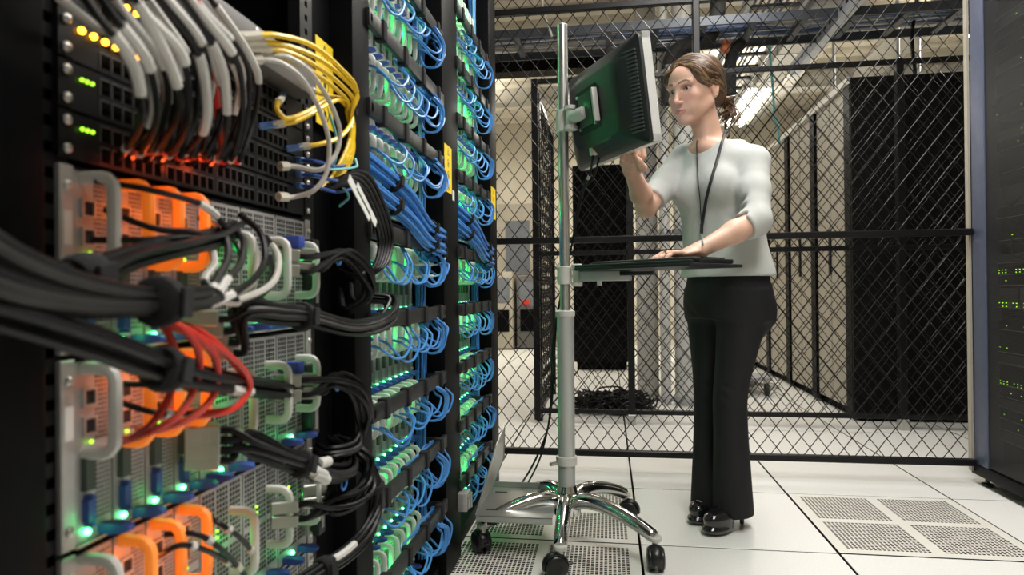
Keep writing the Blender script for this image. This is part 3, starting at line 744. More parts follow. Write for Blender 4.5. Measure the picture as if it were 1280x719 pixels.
# ---- blue patch cables of the middle and far racks
def blues(k):
    e0 = EQY[k]; yv = e0 + .500; x0 = EQX[k]
    for i, z in enumerate(BARZ):
        if k == 1 and i > 7: continue
        for b in range(10 if k == 1 else 8):
            if b in ((0, 3, 6) if k == 1 else (2, 5)): continue
            yb = e0 + .0163 + (b + .35) * BW + (0 if k == 1 else .02)
            dz = rnd.uniform(.075, .105); sp = rnd.uniform(.05, .075); o = rnd.uniform(-.006, .006)
            zt = z - .004 + rnd.uniform(-.006, .008)
            P = [(x0 + .004, yb, z - .050 + o), (x0 + .05, yb + .006, z - .058 + o), (-.452 + o, yb + sp * .5, z - dz), (-.440 + o, yb + sp, z - dz * .98),
                 (-.438 + o, yb + sp * 1.55, z - dz * .6), (-.456, yb + sp * 1.7, zt - .03), (-.478, yb + sp * 2.0, zt), (-.480 + o * .5, min(yb + sp * 3.2, yv - .02) + .001 * b, zt + .004)]
            if b % 2 == 0:
                P += [(-.478, yv - .01, zt), (-.50 + o, yv + .012, z - .05), (-.505 + o, yv + .015, z - .13)]
            else:
                P += [(-.448 + o, yv - .065, zt - .012), (-.432 + o, yv - .034 + o, z - .045), (-.444 + o, yv - .038, z - .10), (-.475, yv - .05, z - .105), (-.497, yv - .02, z - .06), (-.502, yv + .006, z + .03)]
            cable('patch_cable', '%s blue patch cable from left looping under the %s bar up, %s' % (ORD[b], ORD[i], RACKW[k]), 'cable', P, .0029, 'cable_blue', 'blue patch cables of the %s' % RACKW[k], n=6, per=5,
                  plug='plug_blue' if b % 3 else 'sleeve', plug_size=(.009, .009, .022))
    # vertical trunk beside the equipment
    for i in range(12):
        a = 2 * math.pi * i / 9; q = .015 if i < 9 else .005
        P = [(-.515 + q * math.cos(a + .15 * j) * .8 + rnd.uniform(-.002, .002), yv + .018 + q * math.sin(a + .15 * j) + rnd.uniform(-.002, .002), zz) for j, zz in enumerate(np.linspace(.08, 2.0, 12))]
        cable('trunk_cable', 'blue cable in the upright trunk beside the enclosures of the %s' % RACKW[k], 'cable', P, .0031, 'cable_blue', 'blue trunk cables of the %s' % RACKW[k], n=6, per=3)
    for i, z in enumerate(BARZ):
        c = (-.515, yv + .018)
        m = MB(); m._lathe(np.array([c[0], c[1], z - .09]), np.array([0, 0, 1.]), [(0, .018), (.003, .021), (.014, .021), (.017, .018)], 14)
        tag(m.build('cable_tie', 'velcro', None, True), '%s black strap up the blue upright trunk of the %s' % (ORD[i], RACKW[k]), 'cable tie', 'black hook-and-loop cable ties')
    for i in range(3):
        P = [(-.50, yv - .022 + .004 * i, zz) for zz in np.linspace(.95, 2.0, 5)]
        cable('fibre_cable', '%s pale green fibre cable running up beside the blue trunk, %s' % (ORD[i], RACKW[k]), 'cable', [(p[0] + rnd.uniform(-.004, .004), p[1] + rnd.uniform(-.004, .004), p[2]) for p in P], .0018, 'cable_teal', 'pale fibres beside the trunks', n=5)
    # horizontal bundles by the switch
    for h, (za, zb) in enumerate(((1.035, .985), (.985, .945))):
        base = [(-.50, e0 - .06, za + .07), (-.47, e0 + .06, za + .035), (-.445, e0 + .18, za - .005), (-.440, e0 + .30, zb - .005), (-.440, e0 + .40, zb - .016), (-.442, e0 + .46, zb - .020), (-.462, e0 + .500, zb - .026), (-.495, e0 + .512, zb - .045), (-.515, yv + .012, zb - .11)]
        bundle('blue cable in the %s thick horizontal bundle of the %s' % (['upper', 'lower'][h], RACKW[k]), 'cable', base, 14, .0185, .0036, 'cable_blue', '%s blue bundle of the %s' % (['upper', 'lower'][h], RACKW[k]), n=6, per=5)
        for f, t_ in enumerate((.2, .44, .72)):
            tie(base, t_, .0215, '%s black strap along the %s blue bundle of the %s' % (ORD[f], ['upper', 'lower'][h], RACKW[k]), .014)
    # grey leads with pale boots below the bundle
    for i in range(2):
        z = .885 - .03 * i
        cable('fibre_cable', '%s pale lead with long white boots below the blue bundle, %s' % (['upper', 'lower'][i], RACKW[k]), 'cable', [(-.50, e0 + .36, z), (-.46, e0 + .40, z), (-.45, e0 + .46, z + .002), (-.445, e0 + .53, z + .025), (-.47, e0 + .555, z + .08), (-.50, yv + .0, z + .16)], .0022, 'cable_teal', sleeves=[(0, .3, 2.0, 'plug')])
blues(1); blues(2)
# ================================================================== WIRE FENCES
def wire_mesh(m, x0, x1, z0, z1, Y, w=.068, h=.089, r=.0020, along=None):
    """woven diamond mesh between x0..x1, z0..z1; wires go over and under at the crossings"""
    for s in (-1, 1):
        k0 = int(math.floor((-(z1 - z0) * w / h) / w)) - 1; k1 = int((x1 - x0 + (z1 - z0) * w / h) / w) + 2
        for k in range(k0, k1):
            pts = []
            q = 0
            zz = z0
            while zz <= z1 + 1e-6:
                xx = x0 + k * w + s * (zz - z0) * w / h
                if x0 - 1e-6 <= xx <= x1 + 1e-6:
                    off = .0017 * (1 if (q + k) % 2 else -1) * s
                    pts.append((xx, Y + off, zz) if along is None else along(xx, off, zz))
                q += 1; zz += h / 2
            if len(pts) > 1: m.tube(pts, r, 4, caps=False)
    return m
def fence(name, label, x0, x1, Y, rails, posts, top, rw=.028, foot=True):
    t = thing(name, label, 'fence', ((x0 + x1) / 2, Y, 0))
    for z in rails: MB().box(x0, x1, Y - rw / 2, Y + rw / 2, z - rw / 2, z + rw / 2).build('rail', 'fence_black', t, bevel=.003, seg=1)
    for (x, w, ft) in posts:
        p = MB().box(x - w / 2, x + w / 2, Y - .022, Y + .022, .06 if ft else .02, top).build('post', 'fence_black', t, bevel=.003, seg=1)
        if ft:
            MB().box(x - w / 2 - .004, x + w / 2 + .004, Y - .026, Y + .026, .0, .062).build('foot', 'silver', p, bevel=.003, seg=1)
    stuff(wire_mesh(MB(), x0, x1, rails[0], top, Y).build('wire_mesh', 'wire', t))
    return t
fence('cage_fence', 'black wire mesh cage fence right behind the woman', -.62, 1.485, 2.95, (.09, 1.038, 2.075), [(.39, .030, True), (-.60, .03, False)], 2.6)
fence('cage_fence', 'second black wire mesh fence further back, before the black cabinet row', -.44, 2.3, 4.03, (.075, 1.04, 2.10), [(-.435, .04, False), (.135, .04, True), (1.655, .04, True)], 2.115)
gt = thing('fence_gate', 'open black wire gate swung back behind the tall metal pole', 'gate', (-.43, 4.6, 0))
for y in (4.10, 5.14): MB().box(-.45, -.41, y - .02, y + .02, .0, 2.05).build('gate_stile', 'fence_black', gt, bevel=.003, seg=1)
for z in (.07, 1.04, 2.03): MB().box(-.445, -.415, 4.12, 5.12, z - .018, z + .018).build('gate_rail', 'fence_black', gt, bevel=.003, seg=1)
stuff(wire_mesh(MB(), 4.12, 5.12, .08, 2.03, 0, along=lambda x, o, z: (-.43 + o, x, z)).build('wire_mesh', 'wire', gt))

# ================================================================== RACK ON THE RIGHT (front looks towards -x)
def perforated(name, col, pitch, thr):
    m = bpy.data.materials.new(name); m.use_nodes = True; nt = m.node_tree; b = nt.nodes['Principled BSDF']; out = nt.nodes['Material Output']
    b.inputs['Base Color'].default_value = col + (1,); b.inputs['Roughness'].default_value = .45
    tc = nt.nodes.new('ShaderNodeTexCoord'); sp = nt.nodes.new('ShaderNodeSeparateXYZ'); nt.links.new(tc.outputs['Object'], sp.inputs[0])
    def math_(op, a, v=None, b2=None):
        n = nt.nodes.new('ShaderNodeMath'); n.operation = op; nt.links.new(a, n.inputs[0])
        if b2 is not None: nt.links.new(b2, n.inputs[1])
        elif v is not None: n.inputs[1].default_value = v
        return n.outputs[0]
    k = math.pi / pitch
    a = math_('SINE', math_('MULTIPLY', sp.outputs['Y'], k)); c = math_('SINE', math_('MULTIPLY', sp.outputs['Z'], k))
    hole = math_('GREATER_THAN', math_('ABSOLUTE', math_('MULTIPLY', a, None, c)), thr)
    tr = nt.nodes.new('ShaderNodeBsdfTransparent'); mx = nt.nodes.new('ShaderNodeMixShader')
    nt.links.new(hole, mx.inputs[0]); nt.links.new(b.outputs[0], mx.inputs[1]); nt.links.new(tr.outputs[0], mx.inputs[2]); nt.links.new(mx.outputs[0], out.inputs[0])
    MATS[name] = m
perforated('door_mesh', (.014, .014, .016), .0045, .42)
rr = thing('server_rack', 'tall black rack with perforated door at the right edge of the picture', 'server rack', (1.98, 2.65, 0))
RT = 2.12
MB().box(1.49, 1.55, 2.868, 2.965, .075, RT).build('door_frame', 'rack_blue', rr, bevel=.006)
MB().box(1.49, 1.55, 2.25, 2.29, .075, RT).build('door_frame', 'rack_black', rr, bevel=.004)
MB().box(1.495, 1.50, 2.29, 2.868, .09, RT - .03).build('perforated_door', 'door_mesh', rr)
MB().box(1.50, 2.5, 2.965, 2.985, .08, RT).build('side_panel', 'rack_black', rr)
MB().box(1.480, 1.489, 2.966, 2.990, .05, RT).build('lit_edge_strip', 'rack_beige', rr)  # added beige strip; the lit edge of the frame is in its colour
MB().box(1.55, 2.5, 2.25, 2.27, .08, RT).build('side_panel', 'rack_inner', rr)
MB().box(2.48, 2.5, 2.27, 2.965, .08, RT).build('rear_panel', 'rack_inner', rr)
MB().box(1.49, 2.5, 2.25, 2.985, RT, RT + .04).build('top_panel', 'rack_black', rr)
MB().box(1.487, 2.5, 2.25, 2.985, .04, .085).build('plinth', 'rack_black', rr, bevel=.004)
for (x, y) in ((1.52, 2.93), (1.52, 2.32), (2.42, 2.93), (2.42, 2.32)):
    m = MB(); m._lathe(np.array([x, y, 0]), np.array([0, 0, 1.]), [(0, .022), (.010, .022), (.012, .008), (.042, .008)], 14); m.build('levelling_foot', 'black_rubber', rr, smooth=True)
ledg = MB().box(-.001, .001, 0, .005, 0, .004).mesh('status_light', 'lime_led')
RNG = random.Random(5)
zz = .2; idx = 0
while zz < 1.9:
    h = RNG.choice((.0435, .087, .0435)); lit = any(abs(zz - q) < .03 for q in (.86, .60, .42, .70))
    t = thing('rack_server', '%s dark unit up from the floor behind the perforated door on the right' % ORD[idx] if idx < 25 else 'dark unit high behind the perforated door on the right', 'server', (1.62, 2.58, zz), 'servers behind the perforated door')
    MB().box(1.535, 2.3, 2.30, 2.862, zz, zz + h - .002).build('chassis', 'door_dark' if idx % 3 == 0 else 'rack_inner', t)
    MB().box(1.530, 1.535, 2.30, 2.862, zz + .004, zz + .008).build('front_trim', 'galvanised', t)
    if True:
        for i in range(9):
            if RNG.random() < (.85 if lit else .10):
                place('status_light', ledg, (1.529, 2.845 - i * .022, zz + .022), t)
                if lit and RNG.random() < .7: place('status_light', ledg, (1.529, 2.845 - i * .022, zz + .010), t)
    zz += h + RNG.choice((0, 0, .0445)); idx += 1
for i in range(7):
    y = 2.50 + .045 * i; z = .35 + .2 * i
    cable('network_cable', '%s dim grey cable behind the perforated door on the right' % ORD[i], 'cable', [(1.529, y + .02, z), (1.514, y + .06, z - .03), (1.514, y + .10, z - .01), (1.529, y + .13, z + .05)], .003, 'cable_grey_dark', 'dim cables behind the perforated door', n=5)

# ================================================================== BEYOND THE FENCE
RY = [4.27 + .70 * i for i in range(8)]
for i in range(7):
    y0, y1 = RY[i], RY[i + 1]
    t = thing('server_rack', ['black-ended tall rack at the near end of the row beyond the fences', 'second rack of the pale row beyond the fences', 'third rack of the pale row beyond the fences', 'fourth rack of the pale row beyond the fences',
                              'fifth rack of the pale row beyond the fences', 'sixth rack of the pale row beyond the fences', 'last and farthest rack of the pale row beyond the fences'][i], 'server rack', (2.0, (y0 + y1) / 2, 0), 'rack row beyond the fences')
    if i == 0:
        MB().box(1.47, 2.72, y0 - .03, y0, .03, 2.09).build('end_panel', 'end_panel', t, bevel=.004, seg=1)
    MB().box(1.52, 2.7, y0 + .002, y1 - .002, .0, 2.06).build('cabinet_body', 'rack_inner', t)
    MB().box(1.47, 1.53, y0, y0 + .11, .02, 2.08).build('post', 'rack_black', t, bevel=.004, seg=1)
    MB().box(1.485, 1.515, y0 + .12, y0 + .40, .06, 2.06).build('door', 'rack_beige', t, bevel=.004, seg=1)
    MB().box(1.485, 1.515, y0 + .42, y0 + .69, .06, 2.06).build('door', 'rack_beige', t, bevel=.004, seg=1)
    MB().box(1.47, 1.485, y0 + .40, y0 + .42, .9, 1.2).build('door_handle', 'rail_black', t)
    MB().box(1.46, 2.7, y0, y1 - .002, 2.06, 2.10).build('top_panel', 'rack_top', t)
bc = thing('cabinet', 'black cabinet standing behind the pole beyond both fences', 'cabinet', (-.02, 7.0, 0))
xa, xb = onY(716, 300, 6.7)[0], onY(786, 300, 6.7)[0]
MB().box(xa, xb, 6.72, 7.4, .08, 2.08).build('cabinet_body', 'end_panel', bc, bevel=.006)
MB().box(xa + .01, xb - .01, 6.70, 6.72, .12, 2.04).build('door', 'rack_black', bc, bevel=.004)
MB().box(xb - .06, xb - .045, 6.675, 6.70, .9, 1.15).build('door_handle', 'rail_black', bc)
MB().box(xa + .03, xb - .03, 6.76, 7.36, 0, .08).build('plinth', 'rack_black', bc)
cb = thing('steel_column', 'grey square building column behind the woman and both fences', 'column', (.35, 5.0, 0))
xa, xb = onY(796, 300, 4.95)[0], onY(822, 300, 4.95)[0]
MB().box(xa, xb, 4.95, 5.12, .01, CEIL - .01).build('shaft', 'beam', cb, bevel=.006)
MB().box(xa - .03, xb + .03, 4.90, 5.17, 0, .02).build('base_plate', 'steel', cb)
for i, (pa, pb, lab) in enumerate([(824, 837, 'slim pale vertical pipe just left of the woman, beyond the fences'), (842, 868, 'wide pale vertical pipe partly behind the woman, beyond the fences')]):
    xa, xb = onY(pa, 300, 4.75)[0], onY(pb, 300, 4.75)[0]; x = (xa + xb) / 2; r = (xb - xa) / 2
    t = thing('pipe', lab, 'pipe', (x, 4.75, 0)); MB().cyl((x, 4.75, .0), (x, 4.75, CEIL), r, n=18).build('pipe_run', 'pipe_white', t, True)
    for z in (.02, 1.2, 2.3):
        m = MB(); m._lathe(np.array([x, 4.75, z]), np.array([0, 0, 1.]), [(0, r + .002), (.004, r + .012), (.035, r + .012), (.04, r + .002)], 18); m.build('coupling', 'galvanised', t, smooth=True)
wp = thing('insulated_pipe', 'fat black insulated pipe bending above the monitor and the woman', 'pipe', onY(838, 120, 4.5))
MB().tube(spline([onY(*p, 4.5) for p in [(836, 130), (836, 96), (838, 78), (848, 62), (868, 55), (884, 48), (894, 30), (897, 8), (897, -60)]], 6), .052, 14).build('pipe_run', 'insulation', wp, True)
MB().tube([onY(838, 84, 4.5), onY(836, 96, 4.5)], .056, 14).build('band', 'galvanised', wp, True)
MB().tube([onY(905, 64, 4.55), onY(909, 52, 4.55)], .032, 14).build('pipe_stub', 'orange_band', wp, True)
wp2 = MB().tube(spline([onY(*p, 4.6) for p in [(913, 118), (913, 80), (918, 62), (930, 52)]], 6), .040, 12).build('insulated_pipe', 'insulation', None, True); tag(wp2, 'short black insulated pipe to the right of the woman\'s head', 'pipe')
# ---- far wall doors and cabinets
d1 = struct(MB().box(-1.62, -1.02, RY1 - .04, RY1, 0, 2.1).build('door_1', 'rack_beige'))
MB().box(-1.50, -1.14, RY1 - .05, RY1 - .04, 1.05, 1.85).build('window_pane', 'glass_grey', d1)
MB().cyl((-1.10, RY1 - .09, 1.0), (-1.10, RY1 - .04, 1.0), .02).build('door_handle', 'steel', d1, smooth=True)
for i, (pa, pb, ty, y, lab) in enumerate([(612, 641, 340, 8.9, 'dark equipment cabinet far away, left of the gate'), (646, 672, 345, 9.0, 'low dark printer cabinet far away beside the gate post')]):
    a, b = onY(pa, 400, y), onY(pb, 400, y); top = onY(pa, ty, y)[2]
    t = thing('equipment_cabinet', lab, 'cabinet', ((a[0] + b[0]) / 2, y + .25, 0))
    MB().box(a[0], b[0], y, y + .5, .02, top).build('cabinet_body', 'door_dark' if i else 'rack_beige', t, bevel=.01)
    MB().box(a[0] + .04, b[0] - .04, y - .01, y, top - .42, top - .08).build('display_panel', 'glass_grey', t)
    MB().box(a[0] + .05, b[0] - .05, y - .012, y, .25, .55).build('drawer_front', 'rack_inner', t)
    if i: MB().box(a[0] + .08, b[0] - .1, y - .02, y, .62, .68).build('red_strip', 'cable_red', t)
# ---- heaps of cable on the floor
def heap(name, label, c, sx, sy, h, n, m, r):
    mb = MB(); q = random.Random(n)
    for i in range(n):
        a = q.uniform(0, 6.28); x = c[0] + q.uniform(-.6, .6) * sx; y = c[1] + q.uniform(-.6, .6) * sy; rad = q.uniform(.08, .2); fl = q.uniform(.4, 1)
        P = []
        for k in range(11):
            t = a + k * q.uniform(.5, .75); ee = max(0, 1 - ((x - c[0]) / sx) ** 2)
            P.append((x + rad * math.cos(t), y + rad * fl * math.sin(t), r + h * ee * q.uniform(0, 1)))
        mb.tube(spline(P, 4), r, 5)
    return stuff(tag(mb.build(name, m, None, True), label, 'cables'))
heap('cable_heap', 'tangled heap of black cables on the floor beyond the fence', (.02, 4.48, 0), .30, .2, .12, 60, 'cable_black', .006)
heap('cable_heap', 'loose pale cables on the floor to the right of the woman\'s knees', (1.05, 5.6, 0), .22, .25, .10, 14, 'cable_grey', .007)
dl = thing('equipment_dolly', 'low dolly on black casters half hidden behind the woman, beyond the fences', 'dolly', (1.0, 5.15, 0))
MB().box(.78, 1.22, 5.2, 5.5, .11, .135).build('deck', 'galvanised', dl, bevel=.004)
for x in (.82, 1.0, 1.18):
    m = MB(); m._lathe(np.array([x - .015, 5.2, .05]), np.array([1., 0, 0]), [(0, .03), (.004, .048), (.026, .048), (.03, .03)], 16); cw = m.build('caster', 'black_rubber', dl, smooth=True)
    MB().box(x - .02, x + .02, 5.18, 5.22, .095, .112).build('caster_fork', 'steel', cw)
# ---- cable trays, struts, ducts, beams and light fittings overhead
tr = thing('cable_tray', 'blue-grey ladder tray crossing overhead just behind the fence, carrying blue cables', 'cable tray', (.6, 4.45, 2.48))
for y in (4.24, 4.66): MB().box(-1.6, 3.4, y - .008, y + .008, 2.46, 2.515).build('side_rail', 'tray_blue', tr)
for i in range(17): MB().box(-1.5 + .3 * i, -1.46 + .3 * i, 4.248, 4.652, 2.47, 2.49).build('rung', 'tray_blue', tr)
q = random.Random(9)
for i in range(16):
    y = 4.29 + .022 * i
    cable('tray_cable', '%s blue cable from the front lying in the overhead cross tray' % ORD[i] if i % 3 else '%s grey cable from the front lying in the overhead cross tray' % ORD[i], 'cable',
          [(-1.6 + .55 * k, y + q.uniform(-.012, .012), 2.50 + q.uniform(0, .04)) for k in range(10)], .009, 'tray_cable_blue' if i % 3 else 'cable_grey', 'cables in the overhead cross tray', n=5, per=3)
tr = thing('cable_tray', 'grey ladder tray running away overhead to the right of the woman\'s head', 'cable tray', (1.13, 5.2, 2.72))
for x in (.95, 1.31): MB().box(x - .014, x + .014, 3.0, 7.6, 2.70, 2.78).build('side_rail', 'galvanised', tr)
for i in range(15): MB().box(.964, 1.296, 3.1 + .31 * i, 3.14 + .31 * i, 2.72, 2.74).build('rung', 'tray_blue', tr)
for i in range(6):
    cable('tray_cable', '%s cable from the left lying in the tray running away overhead' % ORD[i], 'cable', [(1.02 + .04 * i + q.uniform(-.01, .01), 3.1 + .5 * k, 2.755 + q.uniform(0, .02)) for k in range(9)], .009, 'tray_cable_blue', 'cables in the tray running away', n=5, per=3)
rw_ = thing('cable_raceway', 'broad pale raceway running away overhead towards the lit tubes', 'raceway', (1.46, 5.1, 2.70))
MB().box(1.36, 1.58, 3.85, 6.4, 2.68, 2.76).build('trough', 'pipe_white', rw_, bevel=.004)
for i in range(4): MB().box(1.355, 1.585, 4.1 + .7 * i, 4.14 + .7 * i, 2.674, 2.765).build('joint_band', 'galvanised', rw_)
st = thing('strut_channel', 'slotted steel strut running away overhead at upper right', 'strut', (1.43, 4.0, 2.5))
sm = MB(); sm.box(1.400, 1.407, 3.02, 5.3, 2.44, 2.53); sm.box(1.453, 1.46, 3.02, 5.3, 2.44, 2.53); sm.box(1.407, 1.453, 3.02, 5.3, 2.44, 2.447); sm.build('channel', 'strut', st)
slot = MB().box(-.0105, -.0088, -.022, .022, -.010, .010).mesh('slot', 'recess')
for i in range(22): place('slot', slot, (1.409, 3.08 + .1 * i, 2.487), st)
for i, (x, y0, y1) in enumerate(((1.43, 3.2, 3.2), (1.43, 5.0, 5.0))): MB().cyl((x, y0, 2.45), (x, y0, CEIL), .006).build('hanger_rod', 'steel', st)
for i, (y, z, hh, m, lab) in enumerate([(5.6, 2.86, .10, 'galvanised', 'pale flat duct crossing overhead above the tall pole'), (6.5, 2.98, .14, 'rack_black', 'dark beam crossing overhead behind the pale duct'), (7.6, 3.0, .16, 'beam', 'far grey beam crossing below the ribbed ceiling')]):
    xr = .75 if i == 1 else RX1 - .01
    t = thing('overhead_beam', lab, 'beam', (.6, y, z)); MB().box(RX0 + .01, xr, y - .06, y + .06, z, z + hh).build('web', m, t)
    MB().box(RX0 + .01, xr, y - .10, y + .10, z - .012, z).build('flange', m, t)
for i, (x, lab) in enumerate(((1.9, 'left one of the two grey ceiling girders at upper right'), (2.7, 'right one of the two grey ceiling girders at upper right'))):
    t = thing('ceiling_girder', lab, 'girder', (x, 6, 3.0)); MB().box(x - .06, x + .06, 4.0, RY1 - .01, 3.02, 3.16).build('web', 'beam', t); MB().box(x - .1, x + .1, 4.0, RY1 - .01, 3.0, 3.02).build('flange', 'beam', t)
for i, (x, y) in enumerate(((2.05, 5.0), (2.45, 5.6), (1.75, 5.4))):
    tag(MB().cyl((x, y, 2.10), (x, y, CEIL), .012, n=10).build('hanger_rod', 'galvanised', None, True), '%s thin steel rod rising from the black cabinet row to the ceiling' % ['leftmost', 'rightmost', 'middle'][i], 'rod')
cable('power_lead', 'dark cable pair rising from the black cabinet row at upper right', 'cable', [(1.95, 4.5, 2.1), (1.93, 4.5, 2.4), (1.96, 4.5, 2.7), (1.9, 4.6, 3.2)], .012, 'cable_black')
cable('power_lead', 'pale cable dangling from the cross tray near the pole top', 'cable', [onY(676, -20, 4.2), onY(679, 15, 4.2), onY(685, 32, 4.2), onY(690, 46, 4.2)], .008, 'cable_grey')
cable('power_lead', 'teal cable hanging above the pale rack row right of the woman', 'cable', [(1.25, 5.3, 2.71), onY(967, 128, 5.3), onY(967, 145, 5.3), onY(972, 158, 5.3), onY(974, 180, 5.3)], .010, 'cable_teal')
yc = onY(650, 70, 6.0); m = MB(); m._lathe(np.array([yc[0], yc[1], yc[2] - .02]), np.array([0, 0, 1.]), [(0, .02), (.006, .055), (.03, .06), (.04, .03)], 18)
tag(m.build('detector', 'yellow_label', None, True), 'round yellow detector hanging overhead left of the pole', 'detector')
MB().cyl((yc[0], yc[1], yc[2] + .02), (yc[0], yc[1], CEIL), .008, n=8).build('stem', 'galvanised', bpy.data.objects['detector'])
for i, (x, y, z, sx, sy, w, c) in enumerate(FITTINGS):
    t = thing('ceiling_light', ['fluorescent ceiling light over the aisle near the camera', 'fluorescent ceiling light over the woman', 'fluorescent light between the two fences', 'lit fluorescent light above the pale rack row behind the woman\'s head',
                                'fluorescent light over the far left corridor', 'fluorescent light across the far room', 'fluorescent light behind the black cabinet row'][i], 'ceiling light', (x, y, z + .01), 'fluorescent ceiling lights')
    MB().box(x - sx / 2 - .03, x + sx / 2 + .03, y - sy / 2 - .03, y + sy / 2 + .03, z + .05, z + .09).build('housing', 'fitting', t, bevel=.004)
    n = 2
    for k in range(n):
        f = (k - .5) * .5
        a, b = ((x + f * sx, y - sy / 2, z + .03), (x + f * sx, y + sy / 2, z + .03)) if sy > sx else ((x - sx / 2, y + f * sy, z + .03), (x + sx / 2, y + f * sy, z + .03))
        MB().cyl(a, b, .015, n=10).build('tube', 'tube_light', t, True)
    for dy in (-.4, .4):
        yy = y + dy * sy; MB().cyl((x, yy, z + .09), (x, yy, CEIL), .004, n=6).build('hanger', 'galvanised', t)
# ================================================================== MONITOR CART
mat('chrome', (.62, .62, .61), .13, metal=1., var=.04, scale=8)
mat('brushed', (.60, .60, .58), .28, metal=.9, var=.05, scale=120, stretch=(1, 1, .05))
mat('cart_paint', (.47, .48, .46), .4, metal=.35, var=.03)
mat('clamp_plastic', (.58, .57, .53), .4, var=.03)
mat('shelf_metal', (.42, .43, .41), .3, metal=.75, var=.06)
mat('caster_black', (.013, .013, .014), .3, var=.1)
mat('monitor_black', (.016, .017, .017), .42, var=.1, scale=60, bump=.08, bscale=500)
mat('monitor_silver', (.80, .80, .77), .35, metal=.3, var=.03)
mat('screen', (.02, .03, .04), .12, var=.1, emit=(.45, .6, .9), estr=.8)
mat('tray_black', (.016, .016, .017), .35, var=.1)
mat('key', (.02, .02, .021), .5, var=.1)
CX, CY = -.138, 2.13
cart = thing('monitor_cart', 'wheeled metal pole stand carrying a monitor and keyboard tray', 'cart', (CX, CY, 0))
MB().cyl((CX, CY, .15), (CX, CY, .735), .0275, n=28).build('lower_tube', 'cart_paint', cart, True)
MB()._lathe(np.array([CX, CY, .728]), np.array([0, 0, 1.]), [(0, .0285), (.004, .0315), (.018, .0315), (.022, .024)], 28).build('tube_collar', 'clamp_plastic', cart, True)
MB().cyl((CX, CY, .70), (CX, CY, 1.672), .0165, n=28).build('upper_tube', 'brushed', cart, True)
MB()._lathe(np.array([CX, CY, 1.672]), np.array([0, 0, 1.]), [(0, .0165), (.003, .016), (.006, .010)], 24).build('tube_cap', 'clamp_plastic', cart, True)
m = MB(); m._lathe(np.array([CX, CY, .250]), np.array([0, 0, 1.]), [(0, .029), (.002, .034), (.028, .034), (.030, .029)], 28)
cl = m.build('clamp_ring', 'clamp_plastic', cart, True)
MB().cyl((CX - .03, CY - .03, .262), (CX - .048, CY - .048, .262), .006).build('clamp_screw', 'steel', cl, smooth=True)
m = MB(); m._lathe(np.array([CX, CY, .085]), np.array([0, 0, 1.]), [(0, .03), (.01, .045), (.05, .043), (.085, .034), (.10, .029)], 28); m.build('hub', 'chrome', cart, True)
ends = [(-.392, 2.01), (-.142, 1.868), (.128, 1.965), (.052, 2.372), (-.285, 2.36)]
for i, (ex, ey) in enumerate(ends):
    d = np.array([ex - CX, ey - CY]); L = np.linalg.norm(d); d = d / L; dd = np.array([d[0], d[1], 0])
    P = [np.array([CX, CY, .128]) + dd * (L * f) + np.array([0, 0, zz]) for f, zz in ((.06, .002), (.2, .018), (.4, .020), (.62, .006), (.82, -.014), (.95, -.032), (1.0, -.040))]
    leg = MB().tube(spline(P, 5), list(np.interp(np.linspace(0, 1, 31), [0, .15, .5, .9, 1], [.026, .026, .021, .020, .017])), 16, flat=1.0).build('leg', 'chrome', cart, True)
    MB()._lathe(np.array([ex, ey, .078]), np.array([0, 0, 1.]), [(0, .016), (.002, .019), (.012, .020), (.016, .017)], 18).build('leg_cap', 'clamp_plastic', leg, True)
    a = .6 + 1.3 * i; ax = np.array([math.cos(a), math.sin(a), 0]); fw = np.array([-math.sin(a), math.cos(a), 0]); c = np.array([ex, ey, .033]) + fw * .014
    m = MB()
    for s in (-1, 1):
        m._lathe(c + ax * (s * .004), ax * s, [(0, .024), (.002, .032), (.016, .033), (.020, .029), (.022, .012)], 20)
    cs = m.build('caster', 'caster_black', cart, True)
    cv = MB(); cv.tube([c + .035 * np.array([fw[0] * math.cos(t), fw[1] * math.cos(t), math.sin(t)]) for t in np.linspace(-.2, 3.3, 10)], .0045, 8, flat=3.6, side=(0, 0, 1)); cv.build('caster_hood', 'caster_black', cs, True)
    MB().cyl((ex, ey, .055), (ex, ey, .080), .009, n=12).build('caster_stem', 'steel', cs, True)
    MB().obox(c - fw * .040 + np.array([0, 0, .006]), ax, fw, (0, 0, 1), .016, .022, .005).build('brake_tab', 'caster_black', cs, bevel=.0015, seg=1)
# bent sheet-metal holder on the left of the tube
m = MB(); m.box(-.405, -.172, 1.965, 2.265, .128, .1310); m.box(-.405, -.172, 1.965, 1.968, .112, .1310); m.box(-.405, -.172, 2.262, 2.265, .131, .150)
sh = m.build('holder_shelf', 'shelf_metal', cart, bevel=.001, seg=1)
m = MB(); m.v = [(-.405, 1.97, .131), (-.402, 2.22, .131), (-.352, 2.20, .250), (-.338, 2.13, .375), (-.350, 2.03, .330), (-.385, 1.98, .200)]
m.v += [(p[0] - .003, p[1], p[2] + .001) for p in m.v]
m.f = [tuple(range(6)), tuple(reversed(range(6, 12)))] + [(i, (i + 1) % 6, 6 + (i + 1) % 6, 6 + i) for i in range(6)]
m.build('holder_side', 'shelf_metal', sh)
MB().box(-.20, CX, 2.115, 2.145, .118, .128).build('holder_arm', 'steel', sh)
for y in (2.02, 2.20): MB().box(-.385, -.345, y, y + .006, .131, .1325).build('holder_slot', 'recess', sh)
MB().box(-.375, -.345, 1.99, 2.02, .095, .128).build('holder_stop', 'black_rubber', sh)
